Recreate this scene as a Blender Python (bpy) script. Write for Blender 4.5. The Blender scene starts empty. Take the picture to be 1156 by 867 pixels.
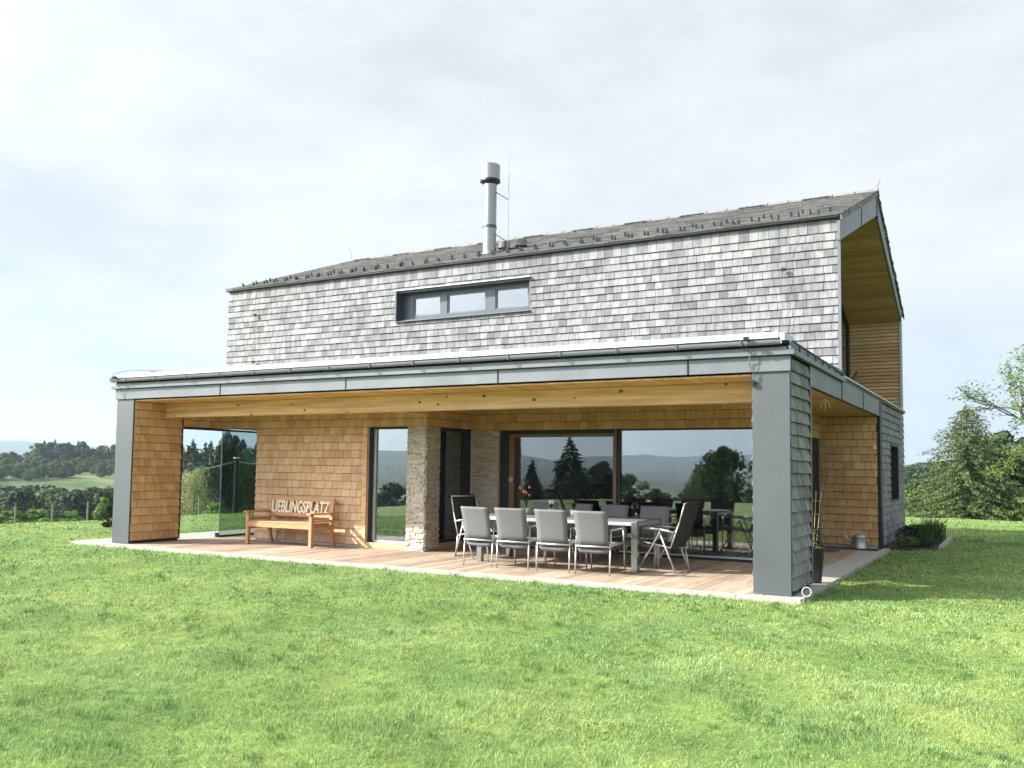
import bpy, math, random
import numpy as np
from mathutils import Vector, Matrix
random.seed(7)
rng = np.random.default_rng(11)
sc = bpy.context.scene
col = sc.collection
R = math.radians

# ------------------------------------------------------------------ helpers
class MB:
    """collects vertices and faces, built into one mesh object"""
    def __init__(s): s.v = []; s.f = []
    def add(s, vs, fs):
        o = len(s.v); s.v += [tuple(p) for p in vs]; s.f += [tuple(i + o for i in f) for f in fs]
    def box(s, x0, x1, y0, y1, z0, z1):
        s.add([(x0,y0,z0),(x1,y0,z0),(x1,y1,z0),(x0,y1,z0),(x0,y0,z1),(x1,y0,z1),(x1,y1,z1),(x0,y1,z1)],
              [(0,3,2,1),(4,5,6,7),(0,1,5,4),(1,2,6,5),(2,3,7,6),(3,0,4,7)]); return s
    def bar(s, p0, p1, w, h=None, up=(0,0,1)):
        """square bar from p0 to p1, w wide, h thick"""
        h = h or w; p0 = Vector(p0); p1 = Vector(p1); d = (p1-p0).normalized(); up = Vector(up)
        if abs(d.dot(up)) > .99: up = Vector((0,1,0))
        a = d.cross(up).normalized()*w/2; b = a.cross(d).normalized()*h/2
        vs = [p+q for p in (p0,p1) for q in (-a-b, a-b, a+b, -a+b)]
        s.add(vs, [(0,3,2,1),(4,5,6,7),(0,1,5,4),(1,2,6,5),(2,3,7,6),(3,0,4,7)]); return s
    def cyl(s, p0, p1, r0, r1=None, n=10, caps=True):
        r1 = r0 if r1 is None else r1
        p0 = Vector(p0); p1 = Vector(p1); d = (p1-p0).normalized()
        a = d.orthogonal().normalized(); b = d.cross(a)
        vs = [p0 + (a*math.cos(t)+b*math.sin(t))*r0 for t in [2*math.pi*i/n for i in range(n)]]
        vs += [p1 + (a*math.cos(t)+b*math.sin(t))*r1 for t in [2*math.pi*i/n for i in range(n)]]
        fs = [(i, (i+1) % n, n+(i+1) % n, n+i) for i in range(n)]
        if caps: fs += [tuple(range(n-1,-1,-1)), tuple(range(n, 2*n))]
        s.add(vs, fs); return s
    def tube(s, pts, r, n=6, r1=None):
        k = len(pts)-1
        for i in range(k):
            ra = r if r1 is None else r+(r1-r)*i/k; rb = r if r1 is None else r+(r1-r)*(i+1)/k
            s.cyl(pts[i], pts[i+1], ra, rb, n)
        return s
    def lathe(s, prof, c=(0,0,0), n=20):
        o = [(c[0]+r*math.cos(2*math.pi*i/n), c[1]+r*math.sin(2*math.pi*i/n), c[2]+z) for r, z in prof for i in range(n)]
        fs = [(k*n+i, k*n+(i+1) % n, (k+1)*n+(i+1) % n, (k+1)*n+i) for k in range(len(prof)-1) for i in range(n)]
        s.add(o, fs); return s
    def prism_x(s, yz, x0, x1):
        n = len(yz); s.add([(x0,y,z) for y, z in yz]+[(x1,y,z) for y, z in yz],
              [(i,(i+1)%n,n+(i+1)%n,n+i) for i in range(n)]+[tuple(range(n-1,-1,-1)), tuple(range(n,2*n))]); return s
    def sheet(s, rows, th=.012):
        """rows of points -> a sheet with thickness along z/y mixture"""
        m = len(rows[0]); top = [Vector(p) for r in rows for p in r]
        nrm = (top[1]-top[0]).cross(top[m]-top[0]).normalized()*th
        k = len(top); vs = top+[p-nrm for p in top]; fs = []
        for i in range(len(rows)-1):
            for j in range(m-1):
                a = i*m+j; fs += [(a,a+1,a+m+1,a+m),(k+a,k+a+m,k+a+m+1,k+a+1)]
        L = len(rows)
        for j in range(m-1): fs += [(j,k+j,k+j+1,j+1),((L-1)*m+j,(L-1)*m+j+1,k+(L-1)*m+j+1,k+(L-1)*m+j)]
        for i in range(L-1): fs += [(i*m,(i+1)*m,k+(i+1)*m,k+i*m),(i*m+m-1,k+i*m+m-1,k+(i+1)*m+m-1,(i+1)*m+m-1)]
        s.add(vs, fs); return s
    def mesh(s, name, mat, smooth=False):
        me = bpy.data.meshes.new(name); me.from_pydata(s.v, [], s.f); me.update()
        if mat: me.materials.append(mat)
        if smooth: me.shade_smooth()
        return me
    def build(s, name, mat, parent=None, smooth=False):
        return put(name, s.mesh(name, mat, smooth), parent)

def put(name, me, parent=None):
    o = bpy.data.objects.new(name, me); col.objects.link(o)
    if parent is not None: o.parent = parent
    return o
def tag(o, label=None, cat=None, group=None, kind=None):
    if label: o['label'] = label
    if cat: o['category'] = cat
    if group: o['group'] = group
    if kind: o['kind'] = kind
    return o
def thing(name, label, cat, loc=(0,0,0), rz=0, group=None, sc_=1):
    o = bpy.data.objects.new(name, None); col.objects.link(o); o.empty_display_size = .2
    o.location = loc; o.rotation_euler = (0,0,rz); o.scale = (sc_,)*3 if isinstance(sc_,(int,float)) else sc_
    return tag(o, label, cat, group)
def copy_tree(o, parent=None):
    c = o.copy(); col.objects.link(c)
    if parent is not None: c.parent = parent
    for ch in list(o.children): copy_tree(ch, c)
    return c
def bevel(o, w=.006, seg=2):
    m = o.modifiers.new('edge', 'BEVEL'); m.width = w; m.segments = seg; m.limit_method = 'ANGLE'; return o

# ------------------------------------------------------------------ materials
def newmat(name):
    m = bpy.data.materials.new(name); m.use_nodes = True; nt = m.node_tree
    return m, nt, nt.nodes['Principled BSDF']
def N(nt, t, **kw):
    n = nt.nodes.new(t)
    for k, v in kw.items(): setattr(n, k, v)
    return n
def ramp(nt, stops):
    r = N(nt, 'ShaderNodeValToRGB'); e = r.color_ramp.elements
    while len(e) < len(stops): e.new(.5)
    for i, (p, c) in enumerate(stops): e[i].position = p; e[i].color = (*c, 1)
    return r
def coords(nt, scale=(1,1,1), rot=(0,0,0)):
    tc = N(nt, 'ShaderNodeTexCoord'); mp = N(nt, 'ShaderNodeMapping'); mp.inputs['Scale'].default_value = scale
    mp.inputs['Rotation'].default_value = rot
    nt.links.new(tc.outputs['Object'], mp.inputs['Vector']); return mp.outputs['Vector']
def noise(nt, vec, sc_=5, det=4, rough=.55):
    n = N(nt, 'ShaderNodeTexNoise'); n.inputs['Scale'].default_value = sc_; n.inputs['Detail'].default_value = det
    n.inputs['Roughness'].default_value = rough
    if vec is not None: nt.links.new(vec, n.inputs['Vector'])
    return n.outputs['Fac']
def mul(nt, a, b, fac=1., mode='MULTIPLY'):
    m = N(nt, 'ShaderNodeMix', data_type='RGBA', blend_type=mode); m.inputs['Factor'].default_value = fac
    nt.links.new(a, m.inputs['A']); nt.links.new(b, m.inputs['B']); return m.outputs['Result']
def bump(nt, p, h, dist=.01, st=.6):
    b = N(nt, 'ShaderNodeBump'); b.inputs['Distance'].default_value = dist; b.inputs['Strength'].default_value = st
    nt.links.new(h, b.inputs['Height']); nt.links.new(b.outputs['Normal'], p.inputs['Normal'])

def island_mat(name, stops, grain=(40,40,4), gst=.35, rough=.85, big=None, bd=.004):
    """colour picked per shingle / board / stone, with grain along it"""
    m, nt, p = newmat(name)
    g = N(nt, 'ShaderNodeNewGeometry'); r = ramp(nt, stops); nt.links.new(g.outputs['Random Per Island'], r.inputs['Fac'])
    v = coords(nt, grain); n = noise(nt, v, 1., 5, .6)
    lo = 1-gst; r2 = ramp(nt, [(.3,(lo,lo,lo)),(.7,(1+gst*.4,)*3)]); nt.links.new(n, r2.inputs['Fac'])
    c = mul(nt, r.outputs['Color'], r2.outputs['Color'])
    if big:
        r3 = ramp(nt, [(.35,big),(.65,(1.05,1.05,1.05))]); nt.links.new(noise(nt, coords(nt), .9, 5, .6), r3.inputs['Fac']); c = mul(nt, c, r3.outputs['Color'])
    nt.links.new(c, p.inputs['Base Color']); p.inputs['Roughness'].default_value = rough
    bump(nt, p, n, bd, .5)
    return m
def plain(name, c, rough=.5, metal=0., var=.12, vs=3., spec=.5, streak=None, bd=0):
    m, nt, p = newmat(name)
    v = coords(nt, streak or (1,1,1)); n = noise(nt, v, vs, 5, .6)
    r = ramp(nt, [(.3, tuple(x*(1-var) for x in c)), (.7, tuple(min(1,x*(1+var)) for x in c))]); nt.links.new(n, r.inputs['Fac'])
    nt.links.new(r.outputs['Color'], p.inputs['Base Color'])
    p.inputs['Roughness'].default_value = rough; p.inputs['Metallic'].default_value = metal
    p.inputs['Specular IOR Level'].default_value = spec
    rr = N(nt, 'ShaderNodeMapRange'); rr.inputs['To Min'].default_value = max(.02,rough-.08); rr.inputs['To Max'].default_value = min(1,rough+.12)
    nt.links.new(noise(nt, v, vs*2.3, 4), rr.inputs['Value']); nt.links.new(rr.outputs['Result'], p.inputs['Roughness'])
    if bd: bump(nt, p, noise(nt, v, vs*6, 4), bd, .5)
    return m
def glassmat(name, tint=(.8,.85,.82), refl=.2, rough=.0, fres=1.5, dip=0):
    m = bpy.data.materials.new(name); m.use_nodes = True; nt = m.node_tree; nt.nodes.clear()
    out = N(nt, 'ShaderNodeOutputMaterial'); t = N(nt, 'ShaderNodeBsdfTransparent'); t.inputs['Color'].default_value = (*tint,1)
    g = N(nt, 'ShaderNodeBsdfGlossy'); g.inputs['Roughness'].default_value = rough; g.inputs['Color'].default_value = (.93,.97,1,1)
    f = N(nt, 'ShaderNodeFresnel'); f.inputs['IOR'].default_value = fres
    a = N(nt, 'ShaderNodeMath', operation='ADD', use_clamp=True); a.inputs[1].default_value = refl; nt.links.new(f.outputs['Fac'], a.inputs[0])
    x = N(nt, 'ShaderNodeMixShader'); nt.links.new(a.outputs[0], x.inputs['Fac']); nt.links.new(t.outputs[0], x.inputs[1]); nt.links.new(g.outputs[0], x.inputs[2])
    nt.links.new(x.outputs[0], out.inputs['Surface'])
    if dip:   # panes are never perfectly flat
        b = N(nt, 'ShaderNodeBump'); b.inputs['Distance'].default_value = dip; b.inputs['Strength'].default_value = .3
        nt.links.new(noise(nt, coords(nt), 1.3, 1, .4), b.inputs['Height']); nt.links.new(b.outputs['Normal'], g.inputs['Normal'])
    return m

M = {}
M['shingle'] = island_mat('weathered_shingle', [(0,(.165,.169,.175)),(.2,(.212,.216,.223)),(.5,(.252,.256,.263)),(.8,(.290,.294,.30)),(1,(.335,.338,.345))], (13,13,4.0), .36, big=(.85,.85,.86))
M['wshingle'] = island_mat('larch_shingle', [(0,(.60,.345,.15)),(.3,(.66,.39,.18)),(.6,(.70,.43,.21)),(1,(.76,.50,.27))], (45,45,3), .18, big=(.90,.88,.86))
M['wshingle_pale'] = island_mat('pale_larch', [(0,(.60,.38,.22)),(.3,(.66,.43,.26)),(.6,(.70,.47,.295)),(1,(.76,.54,.36))], (45,45,3), .18, big=(.90,.88,.86))  # paler, pinker copy of the larch shingle for the west room wall
M['rooftile'] = island_mat('slate_roof', [(0,(.10,.10,.10)),(.5,(.165,.165,.163)),(1,(.235,.235,.23))], (20,20,8), .3, .75)
M['deck'] = island_mat('deck_boards', [(0,(.32,.235,.165)),(.5,(.42,.32,.235)),(1,(.50,.40,.31))], (26,2.2,26), .35, .8, big=(.85,.84,.82))
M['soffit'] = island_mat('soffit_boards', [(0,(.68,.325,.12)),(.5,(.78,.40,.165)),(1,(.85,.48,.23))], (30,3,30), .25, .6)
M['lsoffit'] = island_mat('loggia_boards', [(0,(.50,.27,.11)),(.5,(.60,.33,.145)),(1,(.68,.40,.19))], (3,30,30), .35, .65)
M['slat'] = island_mat('larch_slats', [(0,(.66,.38,.19)),(.5,(.76,.46,.25)),(1,(.84,.56,.34))], (3,30,30), .35, .8)
M['stone'] = island_mat('ledge_stone', [(0,(.40,.33,.26)),(.2,(.56,.50,.42)),(.45,(.64,.59,.51)),(.6,(.50,.47,.44)),(.75,(.70,.66,.59)),(.9,(.58,.45,.33)),(1,(.46,.43,.40))], (25,25,60), .35, .9, bd=.01)
M['grey'] = plain('anthracite_sheet', (.088,.098,.108), .42, .2, .10, 1.1, streak=(1,1,.5))
M['fascia'] = plain('grey_fascia_sheet', (.15,.165,.185), .42, .2, .10, .9)
M['lightmetal'] = plain('light_sheet_metal', (.50,.53,.55), .35, .5, .08, 2)
for k_ in ('grey','fascia'):
    nt_ = M[k_].node_tree; bump(nt_, nt_.nodes['Principled BSDF'], noise(nt_, coords(nt_, (1,1,.6)), 1.6, 2, .4), .05, .35)
M['white'] = plain('white_roof_membrane', (.78,.79,.79), .6, 0, .05, 1.5)
M['dark'] = plain('dark_frame', (.018,.020,.024), .45, 0, .2, 4, spec=.3)
M['dgrey'] = plain('dark_grey_frame', (.075,.09,.105), .4, .1, .1, 3)
M['concrete'] = plain('concrete_edge', (.36,.345,.32), .9, 0, .14, 9, bd=.004)
M['steel'] = plain('stainless_steel', (.34,.352,.36), .28, .95, .06, 3)
M['alu'] = plain('brushed_aluminium', (.52,.52,.51), .4, .6, .05, 4)
M['plaster'] = plain('interior_plaster', (.62,.62,.58), .9, 0, .03)
M['ifloor'] = plain('interior_floor', (.16,.12,.09), .4, 0, .2, 2)
M['darkwood'] = plain('dark_wood', (.05,.03,.02), .5, 0, .3, 6)
M['brown'] = plain('brown_window_wood', (.20,.105,.05), .5, 0, .2, 5, streak=(6,6,.8))
M['palewood'] = plain('pale_spruce', (.55,.40,.22), .6, 0, .15, 4, streak=(.6,6,8))
M['rubber'] = plain('black_plastic', (.02,.02,.02), .6)
M['planter'] = plain('dark_planter', (.045,.047,.05), .35, 0, .2)
M['zinc'] = plain('galvanised_zinc', (.47,.50,.52), .4, .6, .12, 8)
M['gutter'] = plain('titanium_zinc_gutter', (.25,.25,.31), .8, 0, .08, 3, spec=.2)
M['gap'] = plain('dark_backing', (.05,.048,.045), .9, 0, .1, spec=.1)
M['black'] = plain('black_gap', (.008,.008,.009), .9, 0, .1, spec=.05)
M['rvent'] = plain('grey_vent', (.19,.19,.19), .7, 0, .1)
M['cable'] = plain('lightning_wire', (.15,.15,.16), .4, .7)
M['whitepl'] = plain('white_plastic', (.80,.80,.78), .4)
M['bamboo'] = plain('bamboo_cane', (.55,.42,.24), .6, 0, .15, 10)
M['postgrey'] = plain('weathered_post', (.20,.195,.18), .9, 0, .15, 8)
M['bark'] = plain('tree_bark', (.075,.06,.045), .95, 0, .3, 6, bd=.02)
M['darkpole'] = plain('tarred_pole', (.014,.012,.011), .8, 0, .2, 6)
M['soil'] = plain('bed_soil', (.06,.045,.035), .95, 0, .3, 12, bd=.02)
M['letter'] = plain('pale_letter_wood', (.85,.76,.62), .6, 0, .08, 6)
M['orange'] = plain('coral_petals', (.75,.25,.16), .6, 0, .2, 30)
M['red'] = plain('red_cushion', (.22,.02,.015), .7)
M['pane'] = glassmat('window_glass', (.74,.77,.76), .17, 0, 1.5, .0012)
M['pane_door'] = glassmat('screened_door_glass', (.62,.66,.66), .07, 0, 1.5, .0012)
M['pane_up'] = glassmat('upper_window_glass', (.45,.49,.52), .15, 0, 1.45)
M['screen_clear'] = glassmat('clear_glass_screen', (.90,.94,.93), .015, 0, 1.25)
M['screen_tint'] = glassmat('tinted_glass_screen', (.60,.66,.64), .02, 0, 1.3)

# beam: pale laminated spruce with knots
def beam_mat():
    m, nt, p = newmat('spruce_beam'); v = coords(nt, (.8,14,14)); n = noise(nt, v, 1, 6, .6)
    r = ramp(nt, [(.32,(.60,.33,.15)),(.68,(.95,.63,.38))]); nt.links.new(n, r.inputs['Fac'])
    vo = N(nt, 'ShaderNodeTexVoronoi'); vo.inputs['Scale'].default_value = 3.6; vo.inputs['Randomness'].default_value = 1
    nt.links.new(coords(nt, (1,1,1.4)), vo.inputs['Vector'])
    r2 = ramp(nt, [(.10,(.26,.13,.06)),(.14,(1,1,1))]); nt.links.new(vo.outputs['Distance'], r2.inputs['Fac'])
    nt.links.new(mul(nt, r.outputs['Color'], r2.outputs['Color']), p.inputs['Base Color']); p.inputs['Roughness'].default_value = .6
    return m
M['beam'] = beam_mat()
def benchwood():
    m, nt, p = newmat('oiled_bench_wood'); n = noise(nt, coords(nt, (3,20,20)), 1.5, 5, .6)
    r = ramp(nt, [(.3,(.42,.215,.10)),(.7,(.56,.31,.155))]); nt.links.new(n, r.inputs['Fac']); nt.links.new(r.outputs['Color'], p.inputs['Base Color'])
    p.inputs['Roughness'].default_value = .5; return m
M['bench'] = benchwood()
def sling(name, c, s=220):
    m, nt, p = newmat(name); w = N(nt, 'ShaderNodeTexWave', wave_type='BANDS', bands_direction='Z'); w.inputs['Scale'].default_value = s/6
    w.inputs['Distortion'].default_value = 2; nt.links.new(coords(nt), w.inputs['Vector'])
    n = noise(nt, coords(nt, (s,s,s)), 1, 3, .7)
    r = ramp(nt, [(.25, tuple(x*.78 for x in c)), (.75, tuple(x*1.15 for x in c))]); nt.links.new(n, r.inputs['Fac'])
    nt.links.new(r.outputs['Color'], p.inputs['Base Color']); p.inputs['Roughness'].default_value = .75
    bump(nt, p, w.outputs['Fac'], .001, .4); return m
M['sling'] = sling('grey_mesh_fabric', (.142,.148,.155))
M['bsling'] = sling('black_mesh_fabric', (.018,.017,.016))

def leafmat(name, stops, trans=.25):
    m, nt, p = newmat(name)
    g = N(nt, 'ShaderNodeNewGeometry'); r = ramp(nt, stops); nt.links.new(g.outputs['Random Per Island'], r.inputs['Fac'])
    oi = N(nt, 'ShaderNodeObjectInfo'); hs = N(nt, 'ShaderNodeHueSaturation')
    mr = N(nt, 'ShaderNodeMapRange'); mr.inputs['To Min'].default_value = .72; mr.inputs['To Max'].default_value = 1.25
    nt.links.new(oi.outputs['Random'], mr.inputs['Value']); nt.links.new(mr.outputs['Result'], hs.inputs['Value'])
    nt.links.new(r.outputs['Color'], hs.inputs['Color'])
    big = ramp(nt, [(.35,(.72,.75,.75)),(.65,(1.2,1.15,1.05))]); nt.links.new(noise(nt, coords(nt), .6, 3), big.inputs['Fac'])
    c = mul(nt, hs.outputs['Color'], big.outputs['Color'])
    nt.links.new(c, p.inputs['Base Color']); p.inputs['Roughness'].default_value = .7; p.inputs['Specular IOR Level'].default_value = .25
    tl = N(nt, 'ShaderNodeBsdfTranslucent'); nt.links.new(c, tl.inputs['Color'])
    x = N(nt, 'ShaderNodeMixShader'); x.inputs['Fac'].default_value = trans
    out = nt.nodes['Material Output']; nt.links.new(p.outputs[0], x.inputs[1]); nt.links.new(tl.outputs[0], x.inputs[2]); nt.links.new(x.outputs[0], out.inputs['Surface'])
    return m
M['leaf_round'] = leafmat('broadleaf_foliage', [(0,(.045,.085,.025)),(.5,(.075,.125,.035)),(1,(.11,.17,.05))])
M['leaf_dark'] = leafmat('dark_foliage', [(0,(.022,.045,.022)),(.5,(.038,.068,.03)),(1,(.06,.095,.04))], .15)
M['leaf_fresh'] = leafmat('fresh_green_foliage', [(0,(.08,.16,.03)),(.5,(.13,.23,.045)),(1,(.19,.29,.07))], .35)
M['leaf_pale'] = leafmat('olive_willow_foliage', [(0,(.15,.18,.075)),(.5,(.23,.26,.11)),(1,(.31,.33,.16))], .3)
M['needle'] = leafmat('spruce_needles', [(0,(.022,.045,.016)),(.4,(.05,.082,.027)),(.75,(.09,.122,.04)),(1,(.16,.18,.07))], .12)

def grassmat():
    m, nt, p = newmat('lawn_blades')
    at = N(nt, 'ShaderNodeAttribute', attribute_name='rnd')
    r = ramp(nt, [(0,(.05,.13,.045)),(.3,(.18,.305,.105)),(.6,(.345,.455,.172)),(.9,(.46,.55,.28)),(1,(.62,.62,.42))]); nt.links.new(at.outputs['Fac'], r.inputs['Fac'])
    v = coords(nt)
    r2 = ramp(nt, [(.3,(.78,.92,.90)),(.5,(1,1,1)),(.72,(1.22,1.10,1.0))]); nt.links.new(noise(nt, v, .55, 5, .6), r2.inputs['Fac'])
    c = mul(nt, r.outputs['Color'], r2.outputs['Color'])
    r3 = ramp(nt, [(.35,(.78,.84,.84)),(.65,(1.13,1.09,1.06))]); nt.links.new(noise(nt, v, 3.2, 6, .65), r3.inputs['Fac']); c = mul(nt, c, r3.outputs['Color'])
    nt.links.new(c, p.inputs['Base Color']); p.inputs['Roughness'].default_value = .7; p.inputs['Specular IOR Level'].default_value = .15
    tl = N(nt, 'ShaderNodeBsdfTranslucent'); nt.links.new(c, tl.inputs['Color'])
    x = N(nt, 'ShaderNodeMixShader'); x.inputs['Fac'].default_value = .35
    out = nt.nodes['Material Output']; nt.links.new(p.outputs[0], x.inputs[1]); nt.links.new(tl.outputs[0], x.inputs[2]); nt.links.new(x.outputs[0], out.inputs['Surface'])
    return m
M['grass'] = grassmat()
def groundmat():
    m, nt, p = newmat('lawn_and_meadow'); v = coords(nt)
    n1 = noise(nt, v, .55, 5, .6); n2 = noise(nt, coords(nt), 14, 5, .7)
    lawn = ramp(nt, [(.3,(.10,.17,.045)),(.5,(.15,.225,.06)),(.72,(.21,.275,.08))]); nt.links.new(n1, lawn.inputs['Fac'])
    f = ramp(nt, [(.3,(.6,.65,.6)),(.7,(1.2,1.15,1.05))]); nt.links.new(n2, f.inputs['Fac']); lc = mul(nt, lawn.outputs['Color'], f.outputs['Color'])
    mead = ramp(nt, [(.38,(.025,.055,.02)),(.47,(.065,.105,.035)),(.56,(.11,.15,.052)),(.68,(.17,.18,.08))]); nt.links.new(noise(nt, coords(nt), .03, 9, .65), mead.inputs['Fac'])
    g = N(nt, 'ShaderNodeNewGeometry'); ln = N(nt, 'ShaderNodeVectorMath', operation='LENGTH'); nt.links.new(g.outputs['Position'], ln.inputs[0])
    mr = N(nt, 'ShaderNodeMapRange'); mr.inputs['From Min'].default_value = 45; mr.inputs['From Max'].default_value = 90; nt.links.new(ln.outputs['Value'], mr.inputs['Value'])
    x = N(nt, 'ShaderNodeMix', data_type='RGBA'); nt.links.new(mr.outputs['Result'], x.inputs['Factor']); nt.links.new(lc, x.inputs['A']); nt.links.new(mead.outputs['Color'], x.inputs['B'])
    # wooded hills far out
    wood = ramp(nt, [(.4,(.028,.05,.025)),(.6,(.045,.075,.035))]); nt.links.new(noise(nt, coords(nt), .006, 8, .6), wood.inputs['Fac'])
    mr2 = N(nt, 'ShaderNodeMapRange'); mr2.inputs['From Min'].default_value = 420; mr2.inputs['From Max'].default_value = 700; nt.links.new(ln.outputs['Value'], mr2.inputs['Value'])
    x2 = N(nt, 'ShaderNodeMix', data_type='RGBA'); nt.links.new(mr2.outputs['Result'], x2.inputs['Factor']); nt.links.new(x.outputs['Result'], x2.inputs['A']); nt.links.new(wood.outputs['Color'], x2.inputs['B'])
    nt.links.new(x2.outputs['Result'], p.inputs['Base Color']); p.inputs['Roughness'].default_value = .9; p.inputs['Specular IOR Level'].default_value = .2
    bump(nt, p, n2, .03, .8); return m
M['ground'] = groundmat()

# ------------------------------------------------------------------ camera (fitted from the building's lines)
CAM = Vector((2.396,-11.118,1.485)); YAW, PITCH, ROLL, F = -.51618, .06627, .01278, 1002.325
PX, PY = 578., 463.82
fw = Vector((math.sin(YAW)*math.cos(PITCH), math.cos(YAW)*math.cos(PITCH), math.sin(PITCH)))
rt = Vector((math.cos(YAW), -math.sin(YAW), 0)); up = rt.cross(fw)
rr_ = rt*math.cos(ROLL)+up*math.sin(ROLL); uu_ = up*math.cos(ROLL)-rt*math.sin(ROLL)
cd = bpy.data.cameras.new('camera'); cam = bpy.data.objects.new('camera', cd); col.objects.link(cam)
mx = Matrix((rr_, uu_, -fw)).transposed().to_4x4(); mx.translation = CAM; cam.matrix_world = mx
cd.sensor_width = 36; cd.lens = F/1156*36; cd.shift_y = (PY-433.5)/1156; cd.clip_end = 12000; cd.clip_start = .05
sc.camera = cam
def az(u): # ground direction of a column of the picture
    d = fw*F + rr_*(u-PX); return math.atan2(d.x, d.y)
def at(u, D): a = az(u); return (CAM.x+math.sin(a)*D, CAM.y+math.cos(a)*D)

# ------------------------------------------------------------------ light and sky
SUN = Vector((1,.68,-.76)).normalized()          # direction the light travels
elev = math.asin(-SUN.z); saz = math.atan2(-SUN.x, -SUN.y)
sd = bpy.data.lights.new('sun', 'SUN'); sd.energy = 5.0; sd.angle = R(.9); sd.color = (1,.955,.885)
so = bpy.data.objects.new('sun', sd); col.objects.link(so); so.rotation_euler = SUN.to_track_quat('-Z','Y').to_euler()
w = bpy.data.worlds.new('World'); sc.world = w; w.use_nodes = True; nt = w.node_tree; nt.nodes.clear()
out = N(nt, 'ShaderNodeOutputWorld'); bg = N(nt, 'ShaderNodeBackground'); bg.inputs['Strength'].default_value = .1
sky = N(nt, 'ShaderNodeTexSky', sky_type='NISHITA'); sky.sun_disc = False; sky.sun_elevation = elev; sky.sun_rotation = saz; sky.air_density = 1; sky.dust_density = 2
tc = N(nt, 'ShaderNodeTexCoord'); mp = N(nt, 'ShaderNodeMapping'); mp.inputs['Scale'].default_value = (1,1,2.6); mp.inputs['Rotation'].default_value = (.1,.15,0)
nt.links.new(tc.outputs['Generated'], mp.inputs['Vector'])
cn = noise(nt, mp.outputs['Vector'], 2.6, 9, .58)
cr = ramp(nt, [(.36,(3.15,3.36,3.48)),(.5,(4.0,4.10,4.12)),(.64,(4.6,4.62,4.58))]); nt.links.new(cn, cr.inputs['Fac'])
sx = N(nt, 'ShaderNodeSeparateXYZ'); nt.links.new(tc.outputs['Generated'], sx.inputs[0])
hz = ramp(nt, [(0,(.74,.82,.90)),(.10,(.85,.90,.945)),(.26,(1.0,1.0,1.0)),(.5,(1.0,1.0,.99))]); nt.links.new(sx.outputs['Z'], hz.inputs['Fac'])
cc = mul(nt, cr.outputs['Color'], hz.outputs['Color'])
mxn = N(nt, 'ShaderNodeMix', data_type='RGBA'); mxn.inputs['Factor'].default_value = .88
nt.links.new(sky.outputs['Color'], mxn.inputs['A']); nt.links.new(cc, mxn.inputs['B']); dt_ = N(nt, 'ShaderNodeVectorMath', operation='DOT_PRODUCT'); nt.links.new(tc.outputs['Generated'], dt_.inputs[0]); dt_.inputs[1].default_value = tuple(-SUN)
gr = N(nt, 'ShaderNodeMapRange', interpolation_type='SMOOTHSTEP'); gr.inputs['From Min'].default_value = .50; gr.inputs['From Max'].default_value = 1; gr.inputs['To Min'].default_value = 1; gr.inputs['To Max'].default_value = 5.0
nt.links.new(dt_.outputs['Value'], gr.inputs['Value'])
scn = N(nt, 'ShaderNodeVectorMath', operation='SCALE'); nt.links.new(mxn.outputs['Result'], scn.inputs[0]); g2 = N(nt, 'ShaderNodeMapRange', interpolation_type='SMOOTHSTEP'); g2.inputs['From Min'].default_value = -.95; g2.inputs['From Max'].default_value = -.40; g2.inputs['To Min'].default_value = .6; g2.inputs['To Max'].default_value = 1
nt.links.new(dt_.outputs['Value'], g2.inputs['Value']); g3 = N(nt, 'ShaderNodeMath', operation='MULTIPLY'); nt.links.new(gr.outputs['Result'], g3.inputs[0]); nt.links.new(g2.outputs['Result'], g3.inputs[1])
nt.links.new(g3.outputs[0], scn.inputs['Scale']); nt.links.new(scn.outputs[0], bg.inputs['Color'])
nt.links.new(bg.outputs[0], out.inputs['Surface'])
sc.view_settings.view_transform = 'Standard'; sc.view_settings.look = 'None'; sc.view_settings.gamma = 1; sc.view_settings.exposure = 1.13
sc.cycles.use_denoising = True; sc.cycles.max_bounces = 7; sc.cycles.transparent_max_bounces = 12; sc.cycles.diffuse_bounces = 4
sc.cycles.glossy_bounces = 4; sc.cycles.volume_bounces = 0; sc.cycles.sample_clamp_indirect = 6; sc.cycles.caustics_reflective = False

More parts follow.
